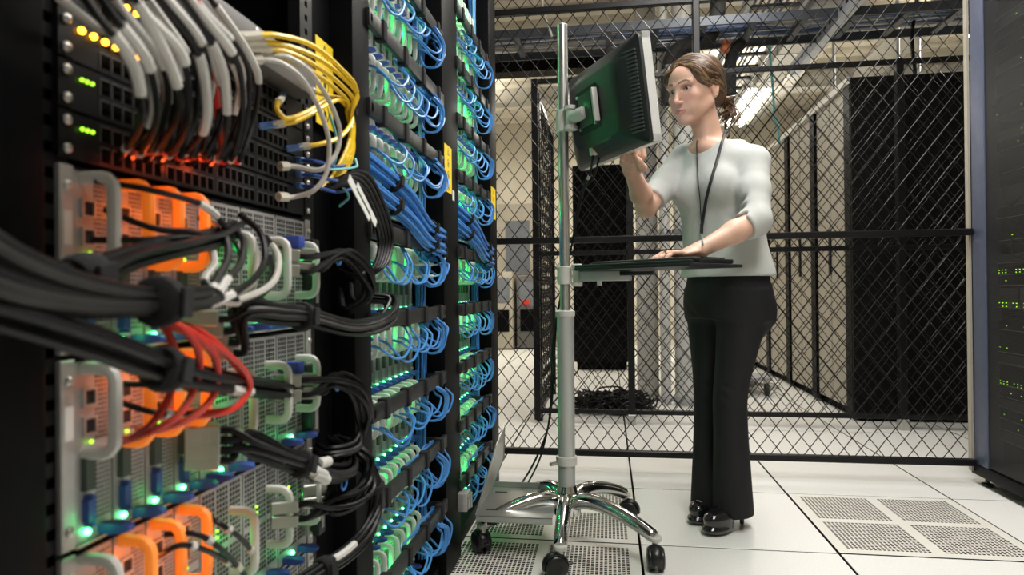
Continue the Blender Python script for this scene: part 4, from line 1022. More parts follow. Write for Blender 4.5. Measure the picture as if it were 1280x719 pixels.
# clamp, arm and keyboard tray
def vclamp(z, h, nm):
    t = MB(); t._lathe(np.array([CX, CY, z - h / 2]), np.array([0, 0, 1.]), [(0, .018), (.002, .024), (h - .002, .024), (h, .018)], 24)
    c = t.build(nm, 'clamp_plastic', cart, True); return c
c1 = vclamp(.862, .058, 'tray_clamp')
tw = unit((-.75, .66, 0)); tn = unit((.66, .75, 0)); up = np.array([0, 0, 1.])
TC = atd(819, 341, 1.99); TC[2] = .880
j0 = np.array([CX + .040, CY - .022, .862])
MB()._lathe(j0 - up * .036, up, [(0, .014), (.003, .018), (.012, .018), (.014, .013), (.058, .013), (.060, .018), (.069, .018), (.072, .014)], 20).build('arm_joint', 'clamp_plastic', c1, True)
q1 = np.array([TC[0] - .10, TC[1] + .045, .862]); dv = unit(q1 - j0); sd = np.cross(up, dv)
MB().obox((j0 + q1) / 2 + dv * .02 - up * .004, dv, sd, up, np.linalg.norm(q1 - j0) + .02, .036, .032).build('tray_arm', 'cart_paint', cart, bevel=.005)
MB().cyl(q1 - dv * .07 - up * .034, q1 - dv * .07 - up * .012, .008).build('arm_knob', 'clamp_plastic', cart, smooth=True)
MB().obox(q1 + dv * .05 - up * -.002, dv, sd, up, .10, .06, .012).build('tray_bracket', 'tray_black', cart, bevel=.003)
ty = MB().obox(TC, tw, tn, up, .43, .26, .010).build('keyboard_tray', 'tray_black', cart, bevel=.004)
MB().obox(TC + up * .008 - tn * .122, tw, tn, up, .43, .012, .010).build('tray_lip', 'tray_black', ty, bevel=.003)
kb = thing('keyboard', 'thin black keyboard lying on the tray under the woman\'s hand', 'keyboard', TC + up * .005)
KC = TC + up * .0125 + tn * .012
MB().obox(KC, tw, tn, up, .41, .17, .013).build('keyboard_body', 'tray_black', kb, bevel=.004)
for r_ in range(5):
    for c_ in range(15):
        MB().obox(KC + up * .008 + tw * (-.188 + .0268 * c_) + tn * (-.05 + .0215 * r_), tw, tn, up, .0238, .0178, .005).build('key', 'key', kb)
MB().obox(KC + up * .004 - tn * .07, tw, tn, up, .38, .035, .014).build('palm_rest', 'black_rubber', kb, bevel=.006)
# ---- monitor
mo_w = unit((-.47, .88, 0)); N_ = unit((.88, .47, 0)); ti = math.radians(7)
mn = N_ * math.cos(ti) + up * math.sin(ti); mv = up * math.cos(ti) - N_ * math.sin(ti)
MW, MH = .46, .302
PB = atd(818, 177, 1.80); MC = PB + mo_w * MW / 2 + mv * MH / 2          # centre of the front frame
mon = thing('monitor', 'black flat monitor with pale front frame, seen from behind on the pole', 'monitor', MC - mv * MH / 2)
def MP(a, b, c): return MC + mo_w * a + mv * b + mn * c                   # along width (away), up, towards the screen side
fr = MB()
for (a0, a1, b0, b1) in ((-MW / 2, MW / 2, MH / 2 - .018, MH / 2), (-MW / 2, MW / 2, -MH / 2, -MH / 2 + .022), (-MW / 2, -MW / 2 + .018, -MH / 2, MH / 2), (MW / 2 - .018, MW / 2, -MH / 2, MH / 2)):
    fr.obox(MP((a0 + a1) / 2, (b0 + b1) / 2, .012), mo_w, mv, mn, a1 - a0, b1 - b0, .026)
fr.build('front_frame', 'monitor_silver', mon)
MB().obox(MP(0, 0, .012), mo_w, mv, mn, MW - .03, MH - .035, .014).build('screen', 'screen', mon)
def rrect(w, h, c, r, n=5, off=(0, 0)):
    P = []
    for (sx, sy, a0) in ((1, 1, 0), (-1, 1, 90), (-1, -1, 180), (1, -1, 270)):
        for k in range(n):
            a = math.radians(a0 + 90 * k / (n - 1)); P.append(MP(off[0] + sx * (w / 2 - r) + r * math.cos(a), off[1] + sy * (h / 2 - r) + r * math.sin(a), c))
    return P
bk = MB(); prof = [(MW - .002, MH - .002, 0.0, .012), (MW - .004, MH - .004, -.010, .016), (MW - .03, MH - .028, -.022, .03), (MW - .10, MH - .075, -.042, .04), (MW - .15, MH - .10, -.050, .04), (MW - .16, MH - .11, -.052, .036)]
b0 = bk.quad_grid([rrect(*p) for p in prof], True); nn = 20
bk.f.append(tuple(b0 + (len(prof) - 1) * nn + k for k in range(nn)))
bk.build('back_shell', 'monitor_black', mon, True)
# vent slats up the near side of the shell
for i in range(22):
    b = -.115 + i * .0105; L = .050 * math.sqrt(max(.05, 1 - (b / .135) ** 2)) + .012
    p0, p1 = MP(-MW / 2 + .010, b, -.0125), MP(-MW / 2 + .010 + L, b, -.0125 - .024 * L / .062)
    d = unit(p1 - p0); s = mv; n_ = unit(np.cross(d, s))
    MB().obox((p0 + p1) / 2 - mn * .007, d, s, n_, np.linalg.norm(p1 - p0), .0050, .009).build('vent_slat', 'slat', mon)
# recessed mount plate, knuckle, connectors
rp = MB(); rp.obox(MP(.03, .005, -.0535), mo_w, mv, mn, .13, .13, .004); rc_ = rp.build('mount_recess', 'recess', mon)
for (a, b) in ((-.02, .055), (.08, .055), (-.02, -.045), (.08, -.045)): MB().cyl(MP(a, b, -.056), MP(a, b, -.062), .005).build('mount_screw', 'steel', rc_, smooth=True)
MB().obox(MP(.03, .005, -.060), mo_w, mv, mn, .085, .10, .006).build('mount_plate', 'tray_black', mon, bevel=.002)
MB().obox(MP(-.04, .005, -.064), mo_w, mv, mn, .012, .10, .018).build('mount_fin', 'clamp_plastic', mon, bevel=.003)
mz = MP(.03, 0, -.06)[2]
kj = MP(.03, 0, -.062); j2 = np.array([CX, CY, kj[2]]) + unit(np.array([kj[0] - CX, kj[1] - CY, 0])) * .045
c2 = vclamp(kj[2], .072, 'monitor_clamp')
MB()._lathe(j2 - up * .040, up, [(0, .012), (.003, .0215), (.014, .0215), (.016, .017), (.064, .017), (.066, .0215), (.077, .0215), (.080, .012)], 22).build('arm_joint', 'clamp_plastic', c2, True)
dk = unit(kj - j2); ln = np.linalg.norm(kj - j2)
MB()._lathe(j2, dk, [(0, .016), (.018, .016), (.022, .020), (max(ln - .012, .03), .020), (max(ln, .04), .016)], 20).build('tilt_knuckle', 'clamp_plastic', c2, True)
MB().obox(MP(.055, -.115, -.036), mo_w, mv, mn, .02, .03, .022).build('video_plug', 'plug', mon, bevel=.003)
MB().obox(MP(-.02, -.105, -.045), mo_w, mv, mn, .14, .006, .012).build('cable_cover_edge', 'tray_black', mon, bevel=.002)
for i in range(4): MB().obox(MP(-.10 + .03 * i, -.122, -.030), mo_w, mv, mn, .014, .008, .008).build('socket', 'recess', mon)
# leads from the monitor down the tube to the floor
v0 = MP(.055, -.13, -.040)
cable('power_lead', 'black monitor lead hanging down the pole to the floor, outer one', 'cable', [v0, v0 + np.array([-.01, -.01, -.06]), atd(731, 232, 2.08), atd(716, 300, 2.17), atd(696, 400, 2.19), atd(690, 500, 2.2), atd(682, 545, 2.21), atd(660, 592, 2.25), onZ(640, 612, .006), onZ(615, 614, .006)], .0035, 'cable_black', sleeves=[(.14, .17, 1.4, 'sleeve')])
cable('power_lead', 'black monitor lead hanging down the pole to the floor, inner one', 'cable', [v0 + np.array([.02, .01, 0]), v0 + np.array([.0, .0, -.07]), atd(727, 240, 2.10), atd(714, 310, 2.17), atd(692, 420, 2.18), atd(687, 520, 2.2), atd(676, 570, 2.22), atd(662, 600, 2.27), onZ(650, 616, .006), onZ(622, 622, .006)], .003, 'cable_black')
# ================================================================== THE WOMAN (smooth distance fields turned into meshes)
mat('sweater', (.48, .49, .465), .85, var=.04, scale=30, bump=.9, bscale=13, stretch=(1, 1, .5))
mat('trousers', (.009, .009, .0105), .75, var=.15, scale=40, bump=1.0, bscale=16, stretch=(1, 1, .5), spec=.3)
mat('patent', (.008, .008, .009), .10, var=.05, coat=.6)
mat('gold', (.75, .50, .16), .25, metal=1., var=.05)
mat('lanyard', (.010, .010, .011), .6, var=.1)
mat('hair', (.15, .080, .038), .55, col2=(.055, .026, .012), scale=90, bump=.35, bscale=160)
mat('hair_light', (.30, .175, .085), .5, col2=(.16, .085, .04), scale=60, bump=.3, bscale=160)
mat('hair_dark', (.075, .037, .017), .5, col2=(.035, .017, .008), scale=60, bump=.3, bscale=160)

class Field:
    def __init__(s): s.ops = []
    def add(s, fn, lo, hi, k=.01, mode='u'): s.ops.append((fn, np.array(lo, np.float32), np.array(hi, np.float32), k, mode)); return s
    def cone(s, a, b, ra, rb, k=.01, mode='u'):
        a = np.array(a, np.float32); b = np.array(b, np.float32); ab = b - a; L2 = float(ab @ ab) + 1e-9
        def fn(p):
            t = np.clip(((p - a) @ ab) / L2, 0, 1); return np.linalg.norm(p - a - t[:, None] * ab, axis=1) - (ra + (rb - ra) * t)
        r = max(ra, rb); return s.add(fn, np.minimum(a, b) - r, np.maximum(a, b) + r, k, mode)
    def chain(s, pts, rs, k=.01):
        for i in range(len(pts) - 1): s.cone(pts[i], pts[i + 1], rs[i], rs[i + 1], k)
        return s
    def ell(s, c, rad, R=None, k=.01, mode='u'):
        c = np.array(c, np.float32); rad = np.array(rad, np.float32); R = np.eye(3, dtype=np.float32) if R is None else np.array(R, np.float32)   # columns of R are the axes
        def fn(p):
            q = (p - c) @ R; k0 = np.linalg.norm(q / rad, axis=1); k1 = np.linalg.norm(q / (rad * rad), axis=1); return k0 * (k0 - 1) / (k1 + 1e-9)
        m = float(rad.max()); return s.add(fn, c - m, c + m, k, mode)
    def loft(s, secs, R, k=.01, mode='u', p_=2.0):
        """secs: (centre, half width, half depth) from low to high z; R[:,0], R[:,1]: width and depth axes"""
        C = np.array([q[0] for q in secs], np.float32); A = np.array([q[1] for q in secs], np.float32); B = np.array([q[2] for q in secs], np.float32); Z = C[:, 2]
        ax = np.array(R[:, 0], np.float32); ay = np.array(R[:, 1], np.float32)
        zf = np.linspace(Z[0], Z[-1], 200)
        def sm(v):
            w = np.interp(zf, Z, v); kk = 13; wp = np.concatenate([np.full(kk, w[0]), w, np.full(kk, w[-1])]); return np.convolve(wp, np.ones(2 * kk + 1) / (2 * kk + 1), 'valid')
        cx, cy, aa, bb_ = sm(C[:, 0]), sm(C[:, 1]), sm(A), sm(B)
        def fn(p):
            z = np.clip(p[:, 2], Z[0], Z[-1]); dx = p[:, 0] - np.interp(z, zf, cx); dy = p[:, 1] - np.interp(z, zf, cy)
            u = dx * ax[0] + dy * ax[1]; v = dx * ay[0] + dy * ay[1]; a = np.interp(z, zf, aa); b = np.interp(z, zf, bb_)
            q = ((np.abs(u) / a) ** p_ + (np.abs(v) / b) ** p_) ** (1 / p_); k1 = np.sqrt((u / (a * a)) ** 2 + (v / (b * b)) ** 2) + 1e-6
            d = np.where(q > .3, q * (q - 1) / k1, -np.minimum(a, b) * .7)
            dz = np.maximum(Z[0] - p[:, 2], p[:, 2] - Z[-1])
            return np.maximum(d, dz).astype(np.float32)
        m = float(max(A.max(), B.max())); return s.add(fn, C.min(0) - m, C.max(0) + m, k, mode)
    def __call__(s, p):
        p = p.astype(np.float32); d = np.full(len(p), .5, np.float32); lo = p.min(0); hi = p.max(0)
        for fn, a, b, k, mode in s.ops:
            mg = .06 + k
            if (a - mg > hi).any() or (b + mg < lo).any(): continue
            e = fn(p)
            if mode == 'u':
                h = np.clip(.5 + .5 * (e - d) / k, 0, 1); d = e + (d - e) * h - k * h * (1 - h)
            elif mode == 's':
                h = np.clip(.5 - .5 * (e + d) / k, 0, 1); d = d + (-e - d) * h + k * h * (1 - h)
            elif mode == 'i':
                d = np.maximum(d, e)
        return d
def surface(F, lo, hi, h, skip=None):
    """naive surface nets on a block-sparse grid; skip: boxes left to a finer pass"""
    lo = np.array(lo, float); B = 12
    n = (np.ceil((np.array(hi) - lo) / h / B).astype(int)) * B; D = np.full(tuple(n + 1), .5, np.float32)
    st = np.arange(B + 1)
    nb = n // B
    g = np.stack(np.meshgrid(*[np.arange(q) for q in nb], indexing='ij'), -1).reshape(-1, 3)
    cen = lo + (g + .5) * B * h
    dc = np.concatenate([F(cen[i:i + 1]) for i in range(len(cen))]) if len(cen) < 1 else np.concatenate([F(c) for c in np.array_split(cen, max(1, len(cen) // 400))])
    rad = B * h * .87
    off = np.stack(np.meshgrid(st, st, st, indexing='ij'), -1).reshape(-1, 3)
    for (bi, d0) in zip(g, dc):
        sl = tuple(slice(bi[a] * B, bi[a] * B + B + 1) for a in range(3))
        if abs(d0) > rad * 1.9 + .012: D[sl] = np.where(D[sl] != .5, D[sl], .5 if d0 > 0 else -.5); continue
        P = lo + (bi * B + off) * h
        D[sl] = F(P).reshape(B + 1, B + 1, B + 1)
    I = D < 0
    cs = np.zeros(tuple(n), np.uint8)
    for a in (0, 1):
        for b in (0, 1):
            for c in (0, 1): cs += I[a:a + n[0], b:b + n[1], c:c + n[2]]
    act = np.argwhere((cs > 0) & (cs < 8))
    acc = np.zeros((len(act), 3)); cnt = np.zeros(len(act))
    corners = [(a, b, c) for a in (0, 1) for b in (0, 1) for c in (0, 1)]
    for i, p in enumerate(corners):
        for q in corners[i + 1:]:
            if sum(abs(x - y) for x, y in zip(p, q)) != 1: continue
            va = D[act[:, 0] + p[0], act[:, 1] + p[1], act[:, 2] + p[2]]; vb = D[act[:, 0] + q[0], act[:, 1] + q[1], act[:, 2] + q[2]]
            m = (va < 0) != (vb < 0); t = np.where(m, va / (va - vb + 1e-12), 0)
            pt = np.array(p) + t[:, None] * (np.array(q) - np.array(p)); acc += np.where(m[:, None], pt, 0); cnt += m
    V = lo + (act + acc / np.maximum(cnt, 1)[:, None]) * h
    idx = np.full(tuple(n), -1, np.int32); idx[tuple(act.T)] = np.arange(len(act))
    Q = []
    for ax in range(3):
        o = [q for q in range(3) if q != ax]
        s0 = [slice(1, n[q]) if q != ax else slice(0, n[q]) for q in range(3)]
        a = I[tuple(s0)]; s1 = list(s0); s1[ax] = slice(1, n[ax] + 1); b = I[tuple(s1)]
        e = np.argwhere(a != b)
        if not len(e): continue
        e2 = e.copy()
        for q in o: e2[:, q] += 1
        fl = a[tuple(e.T)]
        d1 = np.zeros(3, int); d1[o[0]] = 1; d2 = np.zeros(3, int); d2[o[1]] = 1
        q4 = np.stack([idx[tuple((e2 - d).T)] for d in (d1 + d2, d2, 0 * d1, d1)], 1)
        if ax == 1: fl = ~fl
        q4[~fl] = q4[~fl][:, ::-1]
        Q.append(q4)
    Q = np.concatenate(Q); Q = Q[(Q >= 0).all(1)]
    if skip:
        c = V[Q].mean(1); keep = np.ones(len(Q), bool)
        for a, b in skip: keep &= ~((c > np.array(a) + 1.5 * h) & (c < np.array(b) - 1.5 * h)).all(1)
        Q = Q[keep]
    return V, Q
def smooth(V, Q, it=3, lam=.5):
    e = np.concatenate([Q[:, [0, 1]], Q[:, [1, 2]], Q[:, [2, 3]], Q[:, [3, 0]]]); e = np.concatenate([e, e[:, ::-1]])
    cnt = np.bincount(e[:, 0], minlength=len(V)).astype(float)
    for i in range(it):
        for l in (lam, -lam * .9):
            s_ = np.stack([np.bincount(e[:, 0], weights=V[e[:, 1], k], minlength=len(V)) for k in range(3)], 1)
            V = V + l * np.where(cnt[:, None] > 0, s_ / np.maximum(cnt, 1)[:, None] - V, 0)
    return V
def to_obj(name, parts, m, parent=None, colour=None):
    Vs, Qs, b = [], [], 0
    for V, Q in parts: Vs.append(V); Qs.append(Q + b); b += len(V)
    V = np.concatenate(Vs); Q = np.concatenate(Qs); o0 = np.array([V[:, 0].mean(), V[:, 1].mean(), V[:, 2].min()])
    me = bpy.data.meshes.new(name); W = V - o0
    me.vertices.add(len(W)); me.vertices.foreach_set('co', W.astype(np.float32).ravel())
    me.loops.add(Q.size); me.loops.foreach_set('vertex_index', Q.astype(np.int32).ravel())
    me.polygons.add(len(Q)); me.polygons.foreach_set('loop_start', np.arange(0, Q.size, 4, dtype=np.int32))
    me.update(calc_edges=True); me.validate()
    if colour is not None:
        at = me.color_attributes.new('tone', 'FLOAT_COLOR', 'POINT'); at.data.foreach_set('color', np.concatenate([colour(V), np.ones((len(V), 1))], 1).astype(np.float32).ravel())
    me.materials.append(MATS[m] if isinstance(m, str) else m); me.shade_smooth()
    return place(name, me, o0, parent)

# ---- frames of the body
def frame(a, pitch=0., roll=0.):
    """columns: her left, forward, up; a = degrees turned from facing the camera side (-y) towards -x"""
    a = math.radians(a); F_ = np.array([-math.sin(a), -math.cos(a), 0]); L_ = np.array([math.cos(a), -math.sin(a), 0]); U_ = np.array([0, 0, 1.])
    p = math.radians(pitch); F2 = F_ * math.cos(p) - U_ * math.sin(p); U2 = U_ * math.cos(p) + F_ * math.sin(p)
    r = math.radians(roll); L3 = L_ * math.cos(r) + U2 * math.sin(r); U3 = U2 * math.cos(r) - L_ * math.sin(r)
    return np.stack([L3, F2, U3], 1)
RT_ = frame(45); RH = frame(46, 13, 0)
HC = atd(868, 113, 2.25)
def hp_(x, y, z): return HC + RH @ np.array([x, y, z])
pelvis = atd(909, 372, 2.28); waist = atd(905, 312, 2.28); chest = atd(900, 240, 2.28); shc = atd(897, 192, 2.28); nb_ = atd(890, 182, 2.285)
LS = atd(941, 203, 2.17); LE = atd(945, 276, 2.05); LW = atd(874, 313, 1.985)
RS = atd(856, 200, 2.39); RE = atd(808, 259, 2.25); RW = atd(789, 212, 2.06)
HIPL = atd(930, 382, 2.21); KNL = atd(912, 495, 2.20); ANL = atd(919, 630, 2.25)
HIPR = atd(886, 382, 2.34); KNR = atd(886, 492, 2.34); ANR = atd(887, 624, 2.34)

def torso_secs(g):
    w = lambda p, a, b, f=0.: (p + RT_ @ np.array([0, f, 0]), a + g, b + g)
    return [w(pelvis + np.array([0, 0, -.05]), .165, .118), w(atd(909, 352, 2.28), .160, .112), w(waist, .130, .096), w(atd(903, 285, 2.28), .131, .098),
            w(chest, .142, .112), w(atd(898, 215, 2.28), .148, .098), w(shc, .125, .072), w(atd(895, 184, 2.28), .07, .055)]
# ---- skin
SK = Field()
SK.ell(hp_(0, -.016, .030), (.0735, .090, .084), RH, .01)
SK.ell(hp_(0, .026, -.022), (.0600, .062, .082), RH, .03)
SK.ell(hp_(0, .050, .036), (.054, .036, .044), RH, .02)                     # forehead
for s in (-1, 1):
    SK.cone(hp_(s * .054, .002, -.052), hp_(s * .014, .068, -.094), .017, .015, .022)   # jaw
    SK.ell(hp_(s * .040, .058, -.022), (.022, .022, .022), RH, .016)                  # cheekbone
    SK.ell(hp_(s * .030, .060, -.055), (.022, .024, .026), RH, .018)
    SK.cone(hp_(s * .046, .072, .022), hp_(s * .012, .086, .020), .0075, .008, .012)     # brow
SK.ell(hp_(0, .074, -.094), (.019, .017, .017), RH, .014)                     # chin
SK.cone(hp_(0, .084, .016), hp_(0, .104, -.031), .0060, .0078, .012)           # nose
SK.ell(hp_(0, .104, -.033), (.0088, .0080, .0075), RH, .006)
for s in (-1, 1): SK.ell(hp_(s * .0105, .0935, -.0365), (.0060, .0080, .0058), RH, .005)
SK.ell(hp_(0, .078, -.064), (.027, .014, .019), RH, .014)                     # muzzle
for s in (-1, 1):
    SK.ell(hp_(s * .031, .081, .006), (.017, .014, .0115), RH, .007, 's')              # eye hollow
EY = [hp_(s * .0305, .0665, .0055) for s in (-1, 1)]
gz = unit(RH @ np.array([-.12, .97, -.2]))
for s, e in zip((-1, 1), EY):
    SK.ell(e, (.0138, .0138, .0138), RH, .003)                                   # lids
    SK.ell(e + RH @ np.array([0, .0150, -.0008]), (.0125, .012, .0042), RH, .0012, 's')  # opening
SK.cone(hp_(-.021, .0850, -.0635), hp_(-.004, .0945, -.0600), .0026, .0040, .003); SK.cone(hp_(.021, .0850, -.0635), hp_(.004, .0945, -.0600), .0026, .0040, .003)
SK.cone(hp_(-.016, .0860, -.0695), hp_(0, .0928, -.0705), .0032, .0050, .003); SK.cone(hp_(.016, .0860, -.0695), hp_(0, .0928, -.0705), .0032, .0050, .003)
SK.cone(hp_(-.021, .095, -.0652), hp_(0, .104, -.0652), .0012, .0012, .0015, 's'); SK.cone(hp_(.021, .095, -.0652), hp_(0, .104, -.0652), .0012, .0012, .0015, 's')
for s in (-1, 1):                                                             # ears
    SK.ell(hp_(s * .073, -.014, -.006), (.008, .019, .031), RH @ np.array(frame(0, 0, 0)) if False else RH, .006)
    SK.ell(hp_(s * .082, -.011, -.002), (.005, .010, .017), RH, .004, 's')
    SK.cone(hp_(s * .072, -.006, -.032), hp_(s * .073, -.008, -.036), .0065, .006, .006)
# neck, shoulders, torso
SK.cone(hp_(0, -.020, -.040), nb_ + np.array([0, 0, -.03]), .046, .048, .018)
SK.cone(hp_(.035, -.012, -.06), nb_ + RT_ @ np.array([.012, .055, -.01]), .012, .012, .02)   # neck tendon
SK.cone(nb_ + RT_ @ np.array([.015, .060, -.014]), LS + np.array([0, 0, .012]), .012, .014, .03); SK.cone(nb_ + RT_ @ np.array([-.015, .060, -.014]), RS + np.array([0, 0, .012]), .012, .014, .03)
SK.cone(nb_ + np.array([0, 0, -.022]), LS, .042, .042, .04); SK.cone(nb_ + np.array([0, 0, -.022]), RS, .042, .042, .04)
SK.loft([(c, a - (.03 if i < 3 else 0), b - (.03 if i < 3 else 0)) for i, (c, a, b) in enumerate(torso_secs(-.006))], RT_, .03)
LEl = LE; SK.chain([LS, (LS + LE) / 2, LE, LE * .62 + LW * .38, LW], [.042, .037, .034, .034, .0235], .02)
SK.chain([RS, (RS + RE) / 2, RE, RE * .62 + RW * .38, RW], [.042, .037, .034, .034, .0235], .02)
SK.chain([HIPL, KNL, ANL], [.060, .034, .026], .03); SK.chain([HIPR, KNR, ANR], [.060, .034, .026], .03)
# feet (inside the shoes)
def foot_axes(an, toe): f = unit(toe - an); f = unit(np.array([f[0], f[1], 0])); return f
TOL = onZ(883, 663, .02); TOR = onZ(866, 650, .02)
for an, toe in ((ANL, TOL), (ANR, TOR)):
    f = foot_axes(an, toe)
    heel = np.array([an[0], an[1], .115]) - f * .008; ball = toe * .52 + np.array([an[0], an[1], .03]) * .48; ball[2] = .060; tp = toe * .62 + np.array([an[0], an[1], .03]) * .38; tp[2] = .046
    SK.chain([np.array([an[0], an[1], an[2]]), heel, ball, tp], [.024, .022, .021, .014], .012)
# left hand: flat on the keyboard
h1 = unit(atd(822, 322, 1.95) - LW); n1 = unit(np.array([0, 0, 1.]) - h1 * h1[2]); s1 = np.cross(h1, n1)    # s1 points to the thumb side (away from camera)
if s1[1] < 0: s1 = -s1
def LHp(a, b, c): return LW + h1 * a + s1 * b + n1 * c
RLH = np.stack([h1, s1, n1], 1)
SK.ell(LHp(.042, 0, -.002), (.048, .036, .0135), RLH, .014)
SK.cone(LW, LHp(.03, 0, -.001), .0225, .018, .015)
fing = [(.026, .074, .0078, .10), (.0095, .082, .0080, .02), (-.008, .076, .0078, -.06), (-.0245, .060, .0070, -.18)]
for b, L, r, sp in fing:
    d = unit(np.array([1, sp, 0])); q = lambda t, c: LHp(.078 + d[0] * L * t, b + d[1] * L * t, c)
    SK.chain([LHp(.06, b * .85, 0), q(0, .004), q(.42, .007), q(.75, -.001), q(1., -.011)], [r * 1.05, r * 1.12, r, r * .92, r * .78], .0045)
SK.chain([LHp(.018, .022, -.006), LHp(.045, .045, -.008), LHp(.070, .056, -.010), LHp(.092, .060, -.015)], [.014, .012, .0098, .008], .008)
# right hand: fingers up the screen side of the lower edge, thumb on the back
edge = PB + mo_w * .165                                           # point on the lower edge
SK_h2 = unit(edge + mn * .020 - mv * .012 - RW)
palm = RW + SK_h2 * .045
sw = unit(mo_w - SK_h2 * (mo_w @ SK_h2)); nn_ = np.cross(SK_h2, sw); RRH = np.stack([SK_h2, sw, nn_], 1)
SK.ell(RW + SK_h2 * .040, (.046, .037, .0145), RRH, .014)
SK.cone(RW, RW + SK_h2 * .03, .0225, .018, .015)
kn = RW + SK_h2 * .080
for b, L, r in ((-.027, .066, .0078), (-.009, .074, .0080), (.009, .068, .0078), (.026, .054, .0070)):
    k0 = kn + sw * b; k1 = edge + mn * .036 + sw * b - mv * .004
    SK.chain([RW + SK_h2 * .06 + sw * b * .85, k0, k1, k1 + mv * L * .5, k1 + mv * L * .85 - mn * .002], [r * 1.05, r * 1.1, r, r * .95, r * .8], .0045)
SK.chain([RW + SK_h2 * .022 - sw * .026, RW + SK_h2 * .05 - sw * .046 - mn * .01, edge - sw * .045 - mv * .012 - mn * .004, edge - sw * .040 - mn * .012 + mv * .006], [.014, .0118, .0098, .008], .008)

hb0 = HC - np.array([.125, .125, .128]); hb1 = HC + np.array([.125, .125, .14])
def bx_(pts, g): P = np.array(pts); return P.min(0) - g, P.max(0) + g
lh = bx_([LHp(0.01, 0, 0), LHp(.165, .05, 0), LHp(.165, -.05, 0), LHp(.05, .06, -.01)], .028)
rh = bx_([RW + SK_h2 * .01, kn + sw * .03, kn - sw * .03, edge + mn * .036 + mv * .09, edge - sw * .05], .028)
P_all = np.array([hp_(0, 0, .12), HC, pelvis, RE, RW, LE, LS, TOL, TOR, KNR, ANL, ANR, HIPL, LW])
lo_, hi_ = P_all.min(0) - .14, P_all.max(0) + .14; lo_[2] = -.01; hi_[2] = HC[2] + .15
parts = [surface(SK, lo_, hi_, .0045, [(hb0, hb1), lh, rh]), surface(SK, hb0, hb1, .0016), surface(SK, lh[0], lh[1], .0018), surface(SK, rh[0], rh[1], .0018)]
parts = [(smooth(V, Q, 2), Q) for V, Q in parts]
def tone(V):
    q = (V - HC) @ RH; c = np.tile(np.array([[.66, .40, .29]]), (len(V), 1)); x, y, z = q.T
    def mixc(c, w, t): return c * (1 - w[:, None]) + np.array(t) * w[:, None]
    head = (np.abs(z) < .13) & (np.abs(x) < .1) & (np.abs(y) < .12)
    lip = head & (y > .082) & (((np.abs(x) / .0235) ** 2 + ((z + .0655) / .0092) ** 2) < 1)
    c = mixc(c, lip * .75, (.52, .19, .16))
    blush = np.exp(-(((np.abs(x) - .042) / .018) ** 2 + ((z + .030) / .018) ** 2)) * (y > .02) * head; c = mixc(c, blush * .35, (.70, .30, .23))
    ax_ = np.abs(x); by = .0255 + .0045 * np.clip((ax_ - .012) / .02, 0, 1) - .008 * np.clip((ax_ - .036) / .014, 0, 1)
    th = .0038 * np.clip(1.35 - (ax_ - .012) / .04, .4, 1)
    brow = head & (y > .05) & (ax_ > .011) & (ax_ < .049) & (np.abs(z - by) < th); c = mixc(c, brow * .9, (.13, .07, .04))
    for s in (-1, 1):
        ex = (x - s * .0305) / .0150; lid = head & (y > .062) & (np.abs(ex) < 1) & (np.abs(z - (.0058 + .0046 * (1 - ex ** 2))) < .0017); c = mixc(c, lid * .95, (.06, .03, .02))
        sh = head & (y > .058) & (np.abs(ex) < 1.15) & (np.abs(z - .0118) < .005); c = mixc(c, sh * .18, (.42, .22, .16))
    tipn = head & (y > .097) & (z < -.02) & (z > -.04); c = mixc(c, tipn * .22, (.70, .32, .25))
    return c
sk = bpy.data.materials.new('skin'); sk.use_nodes = True; nt = sk.node_tree; b = nt.nodes['Principled BSDF']
at = nt.nodes.new('ShaderNodeAttribute'); at.attribute_name = 'tone'; nz = nt.nodes.new('ShaderNodeTexNoise'); nz.inputs['Scale'].default_value = 90
hs = nt.nodes.new('ShaderNodeMix'); hs.data_type = 'RGBA'; hs.blend_type = 'MULTIPLY'; hs.inputs[0].default_value = .10
nt.links.new(at.outputs['Color'], hs.inputs[6]); nt.links.new(nz.outputs['Color'], hs.inputs[7]); nt.links.new(hs.outputs[2], b.inputs['Base Color'])
b.inputs['Roughness'].default_value = .48; b.inputs['Subsurface Weight'].default_value = .12; b.inputs['Subsurface Radius'].default_value = (.012, .004, .002); b.inputs['Subsurface Scale'].default_value = .5
MATS['skin'] = sk
woman = to_obj('person', parts, 'skin', None, tone)
tag(woman, 'woman in grey sweater and black trousers touching the monitor and the keyboard', 'person')

# ---- eyes
ey = bpy.data.materials.new('eye'); ey.use_nodes = True; nt = ey.node_tree; b = nt.nodes['Principled BSDF']; b.inputs['Roughness'].default_value = .12
tc = nt.nodes.new('ShaderNodeTexCoord'); ln_ = nt.nodes.new('ShaderNodeVectorMath'); ln_.operation = 'DOT_PRODUCT'; nm = nt.nodes.new('ShaderNodeVectorMath'); nm.operation = 'NORMALIZE'
nt.links.new(tc.outputs['Object'], nm.inputs[0]); nt.links.new(nm.outputs[0], ln_.inputs[0]); ln_.inputs[1].default_value = tuple(gz)
rp_ = nt.nodes.new('ShaderNodeValToRGB'); rp_.color_ramp.interpolation = 'CONSTANT'; nt.links.new(ln_.outputs['Value'], rp_.inputs[0]); nt.links.new(rp_.outputs[0], b.inputs['Base Color'])
rp_.color_ramp.elements[0].color = (.62, .58, .54, 1); rp_.color_ramp.elements[1].position = .875; rp_.color_ramp.elements[1].color = (.10, .06, .035, 1)
e2 = rp_.color_ramp.elements.new(.968); e2.color = (.008, .006, .005, 1); MATS['eye'] = ey
for e in EY:
    me = MB().sphere((0, 0, 0), .0118, 20, 12).mesh('eyeball', 'eye', True); place('eyeball', me, e, woman)

